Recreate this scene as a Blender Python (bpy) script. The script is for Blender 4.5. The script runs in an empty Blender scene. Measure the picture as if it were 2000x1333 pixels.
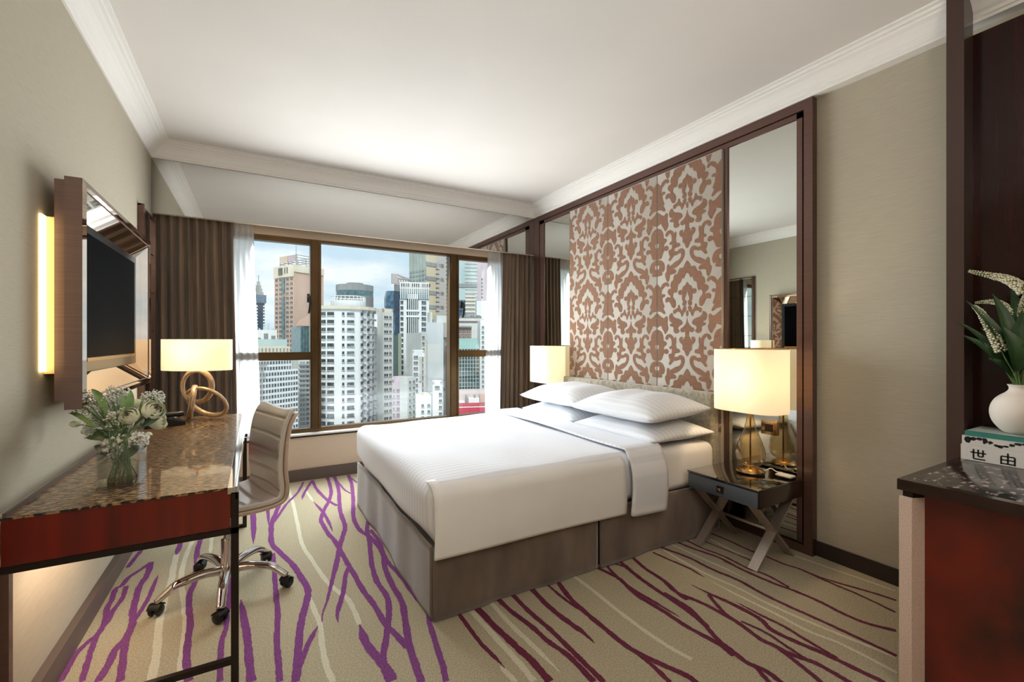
import bpy, bmesh, math, random
from mathutils import Vector, Matrix
from mathutils.geometry import delaunay_2d_cdt
random.seed(7)
C = bpy.context.scene.collection
PI = math.pi

# ---------------------------------------------------------------- camera
CAMX, CAMH, FOC, YAW = 0.705, 1.25, 876.4, 0.5181
cam_d = bpy.data.cameras.new('camera'); cam = bpy.data.objects.new('camera', cam_d); C.objects.link(cam)
cam.location = (CAMX, 0, CAMH); cam.rotation_euler = (PI/2, 0, -YAW)
cam_d.sensor_width = 36; cam_d.lens = FOC/2000*36; cam_d.clip_start = 0.02; cam_d.clip_end = 3000
bpy.context.scene.camera = cam

# ---------------------------------------------------------------- view and sky
vs = bpy.context.scene.view_settings
vs.view_transform = 'Standard'; vs.look = 'None'; vs.gamma = 1; vs.use_curve_mapping = False; vs.exposure = 0.3
bpy.context.scene.cycles.max_bounces = 8
bpy.context.scene.cycles.sample_clamp_indirect = 6
bpy.context.scene.cycles.caustics_reflective = False
bpy.context.scene.cycles.caustics_refractive = False
w = bpy.data.worlds.new('sky'); bpy.context.scene.world = w; w.use_nodes = True
nt = w.node_tree; nt.nodes.clear()
def N(t, **k):
    n = nt.nodes.new(t)
    for a, b in k.items(): setattr(n, a, b)
    return n
tc = N('ShaderNodeTexCoord'); mp = N('ShaderNodeMapping'); mp.inputs['Scale'].default_value = (3.0, 3.0, 9.0)
mp.inputs['Location'].default_value = (0.3, 0.1, 0.55)
nz = N('ShaderNodeTexNoise'); nz.inputs['Scale'].default_value = 1.3; nz.inputs['Detail'].default_value = 7; nz.inputs['Roughness'].default_value = 0.55
rp = N('ShaderNodeValToRGB'); rp.color_ramp.elements[0].position = 0.42; rp.color_ramp.elements[1].position = 0.60
rp.color_ramp.elements[0].color = (0.56, 0.71, 0.84, 1); rp.color_ramp.elements[1].color = (0.88, 0.91, 0.93, 1)
bg = N('ShaderNodeBackground'); bg.inputs['Strength'].default_value = 1.0; ow = N('ShaderNodeOutputWorld')
L = nt.links.new
L(tc.outputs['Generated'], mp.inputs[0]); L(mp.outputs[0], nz.inputs['Vector']); L(nz.outputs[0], rp.inputs[0])
L(rp.outputs[0], bg.inputs[0]); L(bg.outputs[0], ow.inputs[0])

# ---------------------------------------------------------------- lights
def lamp(name, kind, loc, energy, color, rot=(0,0,0), **k):
    d = bpy.data.lights.new(name, kind); d.energy = energy; d.color = color
    for a, b in k.items(): setattr(d, a, b)
    o = bpy.data.objects.new(name, d); C.objects.link(o); o.location = loc; o.rotation_euler = rot
    return o
# hazy sun on the street side of the hotel: lights the city only
lamp('sun', 'SUN', (0, -20, 60), 2.1, (1.0, 0.97, 0.93), (math.radians(48), 0, math.radians(-22)), angle=0.15)
# area lamp added outside the window to strengthen its daylight
dl = lamp('window_daylight_boost', 'AREA', (1.83, 4.66, 1.32), 142, (0.96, 0.985, 1.0), (math.radians(-76), 0, 0), shape='RECTANGLE', size=2.3, size_y=1.65)
dl.visible_glossy = False
WARM = (1.0, 0.72, 0.42)
# unseen fill lamps added behind the camera to brighten the room
hd = lamp('rear_fill_down', 'AREA', (0.9, -0.9, 2.74), 7, (1.0, 0.90, 0.80), (0, 0, 0), shape='DISK', size=0.9)

up = lamp('rear_fill_up', 'SPOT', (0.95, -0.8, 1.75), 165, (1.0, 0.95, 0.90), (PI, 0, 0), shadow_soft_size=0.2, spot_size=math.radians(165), spot_blend=0.6)  # added fill aimed up to brighten the ceiling, no real fixture
hd.visible_glossy = False; up.visible_glossy = False

# ---------------------------------------------------------------- helpers
def lin(h):
    if isinstance(h, (tuple, list)): r = [x/255 for x in h]
    else: r = [int(h[i:i+2], 16)/255 for i in (1, 3, 5)]
    return tuple((x/12.92 if x <= 0.04045 else ((x+0.055)/1.055)**2.4) for x in r) + (1,)

def mat(name, col, rough=0.5, metal=0.0, col2=None, nscale=(5, 5, 5), npos=(0.35, 0.65), detail=4, bump=0.0, bscale=None,
        coat=0.0, sheen=0.0, spec=None, trans=0.0, ior=None, sub=0.0, emit=None, estr=0.0, rough2=None, bdist=0.002):
    m = bpy.data.materials.new(name); m.use_nodes = True; t = m.node_tree; b = t.nodes['Principled BSDF']
    b.inputs['Base Color'].default_value = lin(col); b.inputs['Roughness'].default_value = rough; b.inputs['Metallic'].default_value = metal
    b.inputs['Coat Weight'].default_value = coat; b.inputs['Coat Roughness'].default_value = 0.05
    b.inputs['Sheen Weight'].default_value = sheen
    if spec is not None: b.inputs['Specular IOR Level'].default_value = spec
    if trans: b.inputs['Transmission Weight'].default_value = trans
    if ior: b.inputs['IOR'].default_value = ior
    if emit: b.inputs['Emission Color'].default_value = lin(emit); b.inputs['Emission Strength'].default_value = estr
    if col2 or bump:
        tcn = t.nodes.new('ShaderNodeTexCoord'); mpn = t.nodes.new('ShaderNodeMapping'); mpn.inputs['Scale'].default_value = nscale
        n = t.nodes.new('ShaderNodeTexNoise'); n.inputs['Scale'].default_value = 1.0; n.inputs['Detail'].default_value = detail
        t.links.new(tcn.outputs['Object'], mpn.inputs[0]); t.links.new(mpn.outputs[0], n.inputs['Vector'])
        if col2:
            r = t.nodes.new('ShaderNodeValToRGB'); r.color_ramp.elements[0].position, r.color_ramp.elements[1].position = npos
            r.color_ramp.elements[0].color = lin(col); r.color_ramp.elements[1].color = lin(col2)
            t.links.new(n.outputs[0], r.inputs[0]); t.links.new(r.outputs[0], b.inputs['Base Color'])
        if bump:
            src = n
            if bscale:
                mp2 = t.nodes.new('ShaderNodeMapping'); mp2.inputs['Scale'].default_value = bscale
                n2 = t.nodes.new('ShaderNodeTexNoise'); n2.inputs['Scale'].default_value = 1.0; n2.inputs['Detail'].default_value = 3
                t.links.new(tcn.outputs['Object'], mp2.inputs[0]); t.links.new(mp2.outputs[0], n2.inputs['Vector']); src = n2
            bp = t.nodes.new('ShaderNodeBump'); bp.inputs['Strength'].default_value = bump; bp.inputs['Distance'].default_value = bdist
            t.links.new(src.outputs[0], bp.inputs['Height']); t.links.new(bp.outputs[0], b.inputs['Normal'])
    return m

def stripes(m, axis, freq, c1, c2, rough1=0.45, rough2=0.6):
    """tone-on-tone woven stripes along an object axis"""
    t = m.node_tree; b = t.nodes['Principled BSDF']
    tcn = t.nodes.new('ShaderNodeTexCoord'); s = t.nodes.new('ShaderNodeSeparateXYZ'); t.links.new(tcn.outputs['Object'], s.inputs[0])
    a = t.nodes.new('ShaderNodeMath'); a.operation = 'MULTIPLY'; a.inputs[1].default_value = freq*2*PI; t.links.new(s.outputs[axis], a.inputs[0])
    q = t.nodes.new('ShaderNodeMath'); q.operation = 'SINE'; t.links.new(a.outputs[0], q.inputs[0])
    r = t.nodes.new('ShaderNodeMapRange'); r.inputs['From Min'].default_value = -0.25; r.inputs['From Max'].default_value = 0.25
    t.links.new(q.outputs[0], r.inputs['Value'])
    x = t.nodes.new('ShaderNodeMix'); x.data_type = 'RGBA'; x.inputs[6].default_value = lin(c1); x.inputs[7].default_value = lin(c2)
    t.links.new(r.outputs[0], x.inputs[0]); t.links.new(x.outputs[2], b.inputs['Base Color'])
    rr = t.nodes.new('ShaderNodeMapRange'); rr.inputs['To Min'].default_value = rough1; rr.inputs['To Max'].default_value = rough2
    t.links.new(r.outputs[0], rr.inputs['Value']); t.links.new(rr.outputs[0], b.inputs['Roughness'])
    return m

def glassmat(name, tint, refl=0.08, rough=0.0):
    m = bpy.data.materials.new(name); m.use_nodes = True; t = m.node_tree; t.nodes.clear()
    o = t.nodes.new('ShaderNodeOutputMaterial'); mx = t.nodes.new('ShaderNodeMixShader')
    tr = t.nodes.new('ShaderNodeBsdfTransparent'); tr.inputs[0].default_value = lin(tint)
    g = t.nodes.new('ShaderNodeBsdfGlossy'); g.inputs['Roughness'].default_value = rough
    f = t.nodes.new('ShaderNodeLayerWeight'); p5 = t.nodes.new('ShaderNodeMath'); p5.operation = 'POWER'; p5.inputs[1].default_value = 5
    ml = t.nodes.new('ShaderNodeMath'); ml.operation = 'MULTIPLY_ADD'; ml.inputs[1].default_value = 0.9; ml.inputs[2].default_value = refl*0.5
    t.links.new(f.outputs['Facing'], p5.inputs[0]); t.links.new(p5.outputs[0], ml.inputs[0]); t.links.new(ml.outputs[0], mx.inputs[0])
    t.links.new(tr.outputs[0], mx.inputs[1]); t.links.new(g.outputs[0], mx.inputs[2]); t.links.new(mx.outputs[0], o.inputs[0])
    return m

def clothmat(name, col, alpha=0.5, trl=0.5, emit=0.0, ecol=None):
    m = bpy.data.materials.new(name); m.use_nodes = True; t = m.node_tree; t.nodes.clear()
    o = t.nodes.new('ShaderNodeOutputMaterial'); mx = t.nodes.new('ShaderNodeMixShader'); m2 = t.nodes.new('ShaderNodeMixShader')
    tr = t.nodes.new('ShaderNodeBsdfTransparent')
    d = t.nodes.new('ShaderNodeBsdfDiffuse'); d.inputs[0].default_value = lin(col)
    l = t.nodes.new('ShaderNodeBsdfTranslucent'); l.inputs[0].default_value = lin(col)
    m2.inputs[0].default_value = trl; t.links.new(d.outputs[0], m2.inputs[1]); t.links.new(l.outputs[0], m2.inputs[2])
    mx.inputs[0].default_value = alpha; t.links.new(tr.outputs[0], mx.inputs[1]); t.links.new(m2.outputs[0], mx.inputs[2])
    last = mx
    if emit:
        e = t.nodes.new('ShaderNodeEmission'); e.inputs[0].default_value = lin(ecol or col); e.inputs[1].default_value = emit
        ad = t.nodes.new('ShaderNodeAddShader'); t.links.new(mx.outputs[0], ad.inputs[0]); t.links.new(e.outputs[0], ad.inputs[1]); last = ad
    t.links.new(last.outputs[0], o.inputs[0])
    return m

XF = {}
class MB:
    def __init__(s): s.v = []; s.f = []; s.mi = []; s.sm = []
    def add(s, vs, fs, mi=0, sm=False):
        o = len(s.v); s.v += [tuple(p) for p in vs]
        for f in fs: s.f.append([i+o for i in f]); s.mi.append(mi); s.sm.append(sm)
        return s
    def box(s, x0, x1, y0, y1, z0, z1, mi=0, M=None):
        vs = [Vector((x, y, z)) for x in (x0, x1) for y in (y0, y1) for z in (z0, z1)]
        if M is not None: vs = [M @ v for v in vs]
        return s.add(vs, [(0,1,3,2),(4,6,7,5),(0,4,5,1),(2,3,7,6),(0,2,6,4),(1,5,7,3)], mi)
    def grid(s, nu, nv, fn, mi=0, cu=False, cv=False, sm=True, flip=False):
        vs = [fn(i/(nu-(0 if cu else 1)), j/(nv-(0 if cv else 1))) for i in range(nu) for j in range(nv)]
        fs = []
        for i in range(nu if cu else nu-1):
            for j in range(nv if cv else nv-1):
                a = i*nv+j; b = ((i+1) % nu)*nv+j; c = ((i+1) % nu)*nv+(j+1) % nv; d = i*nv+(j+1) % nv
                fs.append((a, d, c, b) if flip else (a, b, c, d))
        return s.add(vs, fs, mi, sm)
    def lathe(s, prof, c=(0,0,0), seg=32, mi=0, sx=1, sy=1, M=None, sm=True):
        def fn(i, j):
            r, z = prof[min(len(prof)-1, int(round(j*(len(prof)-1))))]; a = 2*PI*i
            p = Vector((r*sx*math.cos(a), r*sy*math.sin(a), z))
            if M is not None: p = M @ p
            return (p[0]+c[0], p[1]+c[1], p[2]+c[2])
        return s.grid(seg, len(prof), fn, mi, cu=True, sm=sm)
    def cyl(s, x, y, z0, z1, r, seg=24, mi=0):
        s.lathe([(0.0001, z0), (r, z0)], (x, y, 0), seg, mi, sm=False); s.lathe([(r, z0), (r, z1)], (x, y, 0), seg, mi); return s.lathe([(r, z1), (0.0001, z1)], (x, y, 0), seg, mi, sm=False)
    def tube(s, pts, r, seg=10, mi=0, closed=False, sx=1.0, up=None):
        P = [Vector(p) for p in pts]; n = len(P); R = r if isinstance(r, (list, tuple)) else [r]*n
        nrm = None; rings = []
        for i in range(n):
            if closed: T = P[(i+1) % n]-P[i-1]
            else: T = P[min(i+1, n-1)]-P[max(i-1, 0)]
            T.normalize()
            if nrm is None:
                nrm = Vector(up) if up else (Vector((0,0,1)) if abs(T.z) < 0.9 else Vector((1,0,0)))
            nrm = (nrm - T*nrm.dot(T)); nrm.normalize(); bi = T.cross(nrm)
            rings.append([P[i]+(nrm*math.cos(2*PI*k/seg)+bi*math.sin(2*PI*k/seg)*sx)*R[i] for k in range(seg)])
        vs = [p for q in rings for p in q]; fs = []
        for i in range(n if closed else n-1):
            for k in range(seg):
                a = i*seg+k; b = i*seg+(k+1) % seg; c = ((i+1) % n)*seg+(k+1) % seg; d = ((i+1) % n)*seg+k
                fs.append((a, b, c, d))
        if not closed:
            fs.append(tuple(range(seg))[::-1]); fs.append(tuple((n-1)*seg+k for k in range(seg)))
        return s.add(vs, fs, mi, True)
    def prism(s, poly, z0, z1, mi=0, M=None):
        n = len(poly); vs = [Vector((a, b, z)) for z in (z0, z1) for a, b in poly]
        if M is not None: vs = [M @ v for v in vs]
        fs = [tuple(range(n))[::-1], tuple(range(n, 2*n))] + [(i, (i+1) % n, n+(i+1) % n, n+i) for i in range(n)]
        return s.add(vs, fs, mi)
    def rbox(s, x0, x1, y0, y1, z0, z1, r, n=(10, 10, 6), mi=0, disp=None, M=None):
        """box with rounded edges of radius r; n cells per axis"""
        L0 = (x0, y0, z0); L1 = (x1, y1, z1); ctr = [(a+b)/2 for a, b in zip(L0, L1)]
        vid = {}; vs = []; fs = []
        def vert(i, j, k):
            key = (i, j, k)
            if key in vid: return vid[key]
            q = []
            for a, t in enumerate((i, j, k)):
                t = t/n[a]; e = min(r*1.0, (L1[a]-L0[a])/2)/(L1[a]-L0[a])
                q.append(L0[a]+(L1[a]-L0[a])*t)
            # concentrate samples near the edges
            for a, t in enumerate((i, j, k)):
                m = 3 if n[a] > 7 else 2
                rr = min(r, (L1[a]-L0[a])/2*0.999)
                if t <= m: q[a] = L0[a]+rr*t/m
                elif t >= n[a]-m: q[a] = L1[a]-rr*(n[a]-t)/m
                else: q[a] = L0[a]+rr+(L1[a]-L0[a]-2*rr)*(t-m)/(n[a]-2*m)
            inn = [min(max(q[a], L0[a]+min(r, (L1[a]-L0[a])/2*0.999)), L1[a]-min(r, (L1[a]-L0[a])/2*0.999)) for a in range(3)]
            d = Vector(q)-Vector(inn)
            rr = [min(r, (L1[a]-L0[a])/2*0.999) for a in range(3)]
            if d.length > 1e-9:
                dn = Vector([d[a]/rr[a] for a in range(3)]); mx = max(abs(c) for c in dn)
                dn = dn.normalized()*mx if mx > 0 else dn
                d = Vector([dn[a]*rr[a] for a in range(3)])
            p = Vector(inn)+d
            if disp: p = Vector(disp(p))
            if M is not None: p = M @ p
            vid[key] = len(vs); vs.append(p); return vid[key]
        for a in range(3):
            b, c = [(1, 2), (2, 0), (0, 1)][a]
            for side in (0, n[a]):
                for i in range(n[b]):
                    for j in range(n[c]):
                        def kk(u, v):
                            key = [0, 0, 0]; key[a] = side; key[b] = u; key[c] = v; return vert(*key)
                        q = (kk(i, j), kk(i+1, j), kk(i+1, j+1), kk(i, j+1))
                        fs.append(q if side else q[::-1])
        return s.add(vs, fs, mi, True)

def setp(o, label=None, cat=None, group=None, kind=None):
    if label: o['label'] = label
    if cat: o['category'] = cat
    if group: o['group'] = group
    if kind: o['kind'] = kind
    return o
def obj(name, mb, mats, parent=None, **k):
    me = bpy.data.meshes.new(name); me.from_pydata(mb.v, [], mb.f); me.update()
    if not isinstance(mats, (list, tuple)): mats = [mats]
    for m in mats: me.materials.append(m)
    for p, a, b in zip(me.polygons, mb.mi, mb.sm): p.material_index = a; p.use_smooth = b
    o = bpy.data.objects.new(name, me); C.objects.link(o)
    if parent is not None:
        o.parent = parent; M = XF.get(parent.name, Matrix.Identity(4)); me.transform(M.inverted()); XF[o.name] = M
    setp(o, **k); return o
def thing(name, label, cat, loc=(0,0,0), rz=0.0, group=None):
    o = bpy.data.objects.new(name, None); C.objects.link(o); o.location = loc; o.rotation_euler = (0, 0, rz); o.empty_display_size = 0.1
    XF[o.name] = Matrix.Translation(loc) @ Matrix.Rotation(rz, 4, 'Z')
    return setp(o, label, cat, group)
def struct(name, mb, mats, parent=None): return obj(name, mb, mats, parent, kind='structure')
def dup(root, loc, rz, label=None, group=None):
    r = root.copy(); C.objects.link(r); r.location = loc; r.rotation_euler = (0, 0, rz)
    XF[r.name] = Matrix.Translation(loc) @ Matrix.Rotation(rz, 4, 'Z')
    if label: r['label'] = label
    if group: r['group'] = group
    for ch in list(root.children):
        c = ch.copy(); C.objects.link(c); c.parent = r
        for g in ch.children:
            d = g.copy(); C.objects.link(d); d.parent = c
    return r
SN, CS = math.sin(YAW), math.cos(YAW)
def ray(u, v):
    a = (u-1000)/FOC; b = -(v-666.5)/FOC
    return Vector((SN+CS*a, CS-SN*a, b))
def at(u, v, y):
    k = ray(u, v); t = y/k.y; return Vector((CAMX+t*k.x, y, CAMH+t*k.z))
def smooth(pts, n=6):
    out = []; P = [Vector(p) for p in pts]; m = len(P)
    for i in range(m-1):
        a, b, c, d = P[max(i-1, 0)], P[i], P[i+1], P[min(i+2, m-1)]
        for k in range(n):
            t = k/n; out.append(0.5*((2*b)+(c-a)*t+(2*a-5*b+4*c-d)*t*t+(3*b-a-3*c+d)*t**3))
    out.append(P[-1]); return out

# carpet strokes on the floor in metres: colour, width in cm, tapered ends, points
STROKES = [
 ('p', 3.6, 'n', [(0.92, 4.36), (0.9, 4.14), (0.85, 3.81), (0.8, 3.5), (0.79, 3.31), (0.79, 3.13), (0.83, 2.97), (0.88, 2.79), (0.91, 2.62), (0.93, 2.48), (0.92, 2.38), (0.89, 2.25), (0.87, 2.14), (0.85, 1.98), (0.84, 1.89), (0.83, 1.82)]),
 ('p', 2.6, 'e', [(0.78, 4.43), (0.78, 4.04), (0.78, 3.71), (0.78, 3.44)]),
 ('p', 4.0, 'b', [(0.64, 4.28), (0.68, 3.84), (0.69, 3.48), (0.69, 3.19)]),
 ('p', 2.4, 'n', [(1.07, 4.37), (1.0, 4.08), (0.91, 3.85), (0.85, 3.64), (0.81, 3.5)]),
 ('p', 2.6, 'e', [(1.13, 4.35), (1.04, 4.01), (1.02, 3.88)]),
 ('p', 3.0, 'n', [(1.14, 4.38), (1.15, 4.08), (1.19, 3.78), (1.24, 3.61)]),
 ('p', 3.2, 'n', [(1.27, 4.4), (1.26, 4.16), (1.24, 3.94), (1.2, 3.76), (1.15, 3.6), (1.1, 3.4), (1.1, 3.28), (1.11, 3.12), (1.13, 2.99), (1.14, 2.82), (1.15, 2.66), (1.16, 2.5), (1.17, 2.32), (1.19, 2.16), (1.2, 1.99), (1.22, 1.91), (1.24, 1.8)]),
 ('p', 3.4, 'e', [(1.33, 4.4), (1.31, 4.04), (1.27, 3.72), (1.24, 3.48), (1.23, 3.26), (1.22, 3.15), (1.18, 3.01), (1.14, 2.86), (1.1, 2.69), (1.04, 2.46), (1.0, 2.31), (0.97, 2.22), (0.96, 2.15)]),
 ('p', 1.8, 'n', [(1.33, 4.32), (1.35, 3.97), (1.39, 3.82)]),
 ('p', 3.4, 'n', [(1.45, 4.39), (1.43, 4.11), (1.39, 3.82), (1.34, 3.53), (1.3, 3.28), (1.3, 3.07), (1.33, 2.95), (1.35, 2.79), (1.35, 2.65), (1.32, 2.48), (1.31, 2.27), (1.31, 2.12), (1.28, 1.96), (1.25, 1.8), (1.24, 1.7), (1.23, 1.59)]),
 ('p', 2.0, 'n', [(1.44, 4.36), (1.49, 4.05)]),
 ('p', 3.2, 'n', [(1.4, 3.26), (1.34, 3.05), (1.32, 2.88), (1.27, 2.59), (1.25, 2.38), (1.26, 2.21), (1.24, 2.09), (1.21, 1.99), (1.18, 1.9), (1.14, 1.79), (1.13, 1.72), (1.13, 1.65)]),
 ('p', 2.8, 'n', [(1.36, 3.04), (1.37, 2.83), (1.35, 2.58), (1.37, 2.38), (1.38, 2.17), (1.39, 1.99), (1.37, 1.9), (1.35, 1.77), (1.33, 1.64), (1.31, 1.55)]),
 ('p', 2.4, 'b', [(1.09, 3.8), (1.13, 3.51), (1.14, 3.28), (1.14, 3.14)]),
 ('p', 2.8, 'e', [(1.15, 2.6), (1.12, 2.52), (1.08, 2.35), (1.03, 2.19), (1.02, 2.11)]),
 ('p', 4.0, 's', [(1.1, 2.05), (1.1, 1.91), (1.12, 1.8), (1.14, 1.7), (1.14, 1.65)]),
 ('p', 2.6, 's', [(0.94, 2.13), (0.89, 2.02), (0.85, 1.9), (0.83, 1.85)]),
 ('p', 2.8, 'n', [(0.79, 2.99), (0.79, 2.71), (0.79, 2.51), (0.79, 2.31), (0.78, 2.11), (0.78, 1.97), (0.78, 1.85)]),
 ('w', 2.6, 'n', [(0.94, 4.2), (0.95, 3.87), (0.95, 3.39), (0.95, 3.04), (0.98, 2.8), (1.02, 2.52), (1.06, 2.37), (1.09, 2.28), (1.1, 2.14), (1.1, 2.05)]),
 ('w', 2.6, 's', [(0.93, 2.44), (0.94, 2.26), (0.95, 2.14), (0.94, 1.98), (0.94, 1.85), (0.95, 1.75)]),
 ('w', 2.2, 'b', [(1.06, 4.2), (1.09, 3.78)]),
 ('p', 2.6, 'n', [(0.19, 3.21), (0.16, 3.14), (0.12, 3.06), (0.11, 2.98), (0.09, 2.95), (0.1, 2.84), (0.1, 2.76), (0.12, 2.63), (0.12, 2.54), (0.1, 2.49), (0.08, 2.42), (0.08, 2.34), (0.08, 2.25)]),
 ('p', 3.2, 'n', [(0.19, 3.21), (0.2, 3.05), (0.19, 2.93), (0.2, 2.78), (0.21, 2.67), (0.23, 2.55), (0.23, 2.45), (0.21, 2.37), (0.21, 2.28), (0.2, 2.18)]),
 ('p', 2.2, 's', [(0.25, 3.02), (0.25, 2.88), (0.25, 2.76), (0.24, 2.64), (0.23, 2.55)]),
 ('p', 2.4, 'n', [(0.13, 2.96), (0.14, 2.83), (0.13, 2.72), (0.13, 2.63), (0.12, 2.56), (0.12, 2.49), (0.13, 2.38), (0.15, 2.21)]),
 ('p', 3.0, 'n', [(0.23, 2.49), (0.24, 2.36), (0.26, 2.23), (0.27, 2.14)]),
 ('p', 3.0, 'n', [(0.4, 3.43), (0.4, 3.27), (0.41, 3.12), (0.43, 2.86), (0.42, 2.72), (0.43, 2.59), (0.45, 2.44), (0.46, 2.26), (0.47, 2.14), (0.49, 2.02)]),
 ('p', 2.4, 'n', [(0.58, 3.02), (0.59, 2.68), (0.59, 2.46), (0.59, 2.31), (0.58, 2.19), (0.59, 1.96)]),
 ('p', 3.0, 'e', [(0.3, 3.46), (0.3, 3.25)]),
 ('p', 2.6, 'n', [(0.11, 3.42), (0.1, 3.32), (0.09, 3.2)]),
 ('p', 3.4, 's', [(0.64, 2.53), (0.66, 2.32), (0.67, 2.23), (0.68, 2.06), (0.69, 1.9)]),
 ('w', 3.4, 'n', [(0.3, 3.25), (0.31, 3.05), (0.32, 2.93), (0.32, 2.74), (0.33, 2.54), (0.34, 2.42), (0.36, 2.25), (0.37, 2.08)]),
 ('w', 2.8, 'n', [(0.36, 3.42), (0.35, 3.18), (0.36, 2.93), (0.4, 2.67), (0.43, 2.47), (0.44, 2.36), (0.45, 2.19), (0.46, 2.03)]),
 ('w', 2.4, 'e', [(0.46, 3.42), (0.47, 3.17)]),
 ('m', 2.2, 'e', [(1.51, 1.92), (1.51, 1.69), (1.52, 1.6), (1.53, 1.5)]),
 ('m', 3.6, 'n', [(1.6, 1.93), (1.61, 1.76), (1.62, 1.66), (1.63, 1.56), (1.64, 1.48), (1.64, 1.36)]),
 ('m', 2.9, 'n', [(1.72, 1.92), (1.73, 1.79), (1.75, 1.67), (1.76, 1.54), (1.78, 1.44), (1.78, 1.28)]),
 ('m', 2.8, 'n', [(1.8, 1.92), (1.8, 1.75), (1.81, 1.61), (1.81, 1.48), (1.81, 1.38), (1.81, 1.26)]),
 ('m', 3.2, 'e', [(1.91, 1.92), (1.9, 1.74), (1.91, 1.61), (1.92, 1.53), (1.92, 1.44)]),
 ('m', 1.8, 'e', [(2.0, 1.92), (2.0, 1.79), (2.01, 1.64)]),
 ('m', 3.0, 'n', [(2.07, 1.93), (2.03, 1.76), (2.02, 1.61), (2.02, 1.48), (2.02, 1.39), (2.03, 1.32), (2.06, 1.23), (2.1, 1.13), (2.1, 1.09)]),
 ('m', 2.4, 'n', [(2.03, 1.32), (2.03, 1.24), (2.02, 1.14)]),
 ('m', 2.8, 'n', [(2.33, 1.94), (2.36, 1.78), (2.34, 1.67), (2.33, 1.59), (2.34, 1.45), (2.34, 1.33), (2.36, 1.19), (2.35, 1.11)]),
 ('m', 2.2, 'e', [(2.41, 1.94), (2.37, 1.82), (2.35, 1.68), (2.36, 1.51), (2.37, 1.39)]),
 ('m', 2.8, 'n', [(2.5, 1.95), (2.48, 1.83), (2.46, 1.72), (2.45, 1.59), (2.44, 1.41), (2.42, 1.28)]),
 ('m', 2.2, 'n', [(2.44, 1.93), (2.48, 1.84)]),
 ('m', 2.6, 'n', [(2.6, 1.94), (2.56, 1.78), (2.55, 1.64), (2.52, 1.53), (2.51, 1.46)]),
 ('w', 2.4, 'n', [(2.17, 1.92), (2.17, 1.75), (2.16, 1.56), (2.16, 1.4), (2.17, 1.27), (2.19, 1.18)]),
 ('w', 2.6, 'e', [(1.68, 1.92), (1.68, 1.71), (1.69, 1.57), (1.7, 1.38)]),
 ('w', 3.0, 'n', [(1.57, 1.9), (1.58, 1.71), (1.59, 1.5), (1.59, 1.39)]),
 ('w', 2.6, 's', [(1.52, 1.52), (1.53, 1.42)]),
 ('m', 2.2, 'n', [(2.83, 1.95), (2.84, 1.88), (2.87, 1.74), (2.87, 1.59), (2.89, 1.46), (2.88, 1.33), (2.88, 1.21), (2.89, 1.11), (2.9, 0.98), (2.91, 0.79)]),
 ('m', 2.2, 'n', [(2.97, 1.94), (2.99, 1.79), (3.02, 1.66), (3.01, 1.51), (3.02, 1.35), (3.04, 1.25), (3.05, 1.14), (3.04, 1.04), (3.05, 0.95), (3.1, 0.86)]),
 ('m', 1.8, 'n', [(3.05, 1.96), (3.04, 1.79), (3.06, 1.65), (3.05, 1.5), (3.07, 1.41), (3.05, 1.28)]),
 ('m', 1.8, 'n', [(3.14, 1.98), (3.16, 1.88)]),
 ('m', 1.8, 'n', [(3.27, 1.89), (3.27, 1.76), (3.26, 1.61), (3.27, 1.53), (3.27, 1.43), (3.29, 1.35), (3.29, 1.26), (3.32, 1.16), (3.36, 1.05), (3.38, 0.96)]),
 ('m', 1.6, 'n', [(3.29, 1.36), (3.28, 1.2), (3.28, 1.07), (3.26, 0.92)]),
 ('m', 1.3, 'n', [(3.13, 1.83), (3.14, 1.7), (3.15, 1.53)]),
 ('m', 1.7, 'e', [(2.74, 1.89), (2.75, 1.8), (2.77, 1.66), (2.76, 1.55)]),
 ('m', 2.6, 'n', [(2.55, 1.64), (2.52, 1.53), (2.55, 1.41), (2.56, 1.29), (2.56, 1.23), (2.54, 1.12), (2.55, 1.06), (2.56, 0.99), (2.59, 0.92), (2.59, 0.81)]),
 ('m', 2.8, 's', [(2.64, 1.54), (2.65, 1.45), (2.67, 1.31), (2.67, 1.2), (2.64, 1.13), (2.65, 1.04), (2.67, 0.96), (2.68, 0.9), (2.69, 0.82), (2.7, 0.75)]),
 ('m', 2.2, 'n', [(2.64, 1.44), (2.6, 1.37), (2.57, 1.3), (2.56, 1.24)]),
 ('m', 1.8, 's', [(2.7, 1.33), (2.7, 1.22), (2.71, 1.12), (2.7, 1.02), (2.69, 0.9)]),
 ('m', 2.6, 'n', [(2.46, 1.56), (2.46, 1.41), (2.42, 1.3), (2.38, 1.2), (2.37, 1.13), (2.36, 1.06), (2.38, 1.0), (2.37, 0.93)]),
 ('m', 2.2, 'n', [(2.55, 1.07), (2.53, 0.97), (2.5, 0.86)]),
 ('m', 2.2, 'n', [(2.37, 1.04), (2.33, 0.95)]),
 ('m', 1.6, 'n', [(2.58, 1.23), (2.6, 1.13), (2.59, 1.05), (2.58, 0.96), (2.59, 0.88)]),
 ('w', 2.0, 'n', [(2.82, 1.88), (2.8, 1.61), (2.82, 1.41), (2.82, 1.24), (2.84, 1.08), (2.9, 0.79)]),
 ('w', 2.0, 's', [(2.76, 1.54), (2.76, 1.37), (2.77, 1.2), (2.77, 1.05), (2.8, 0.93), (2.8, 0.75)]),
 ('w', 1.8, 'e', [(2.92, 1.92), (2.93, 1.71), (2.94, 1.56), (2.94, 1.43)]),
 ('w', 2.0, 'e', [(3.19, 1.84), (3.17, 1.65), (3.2, 1.51)]),
 ('w', 1.8, 'n', [(3.42, 1.51), (3.44, 1.33), (3.46, 1.17), (3.48, 1.0)]),
]
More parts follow.
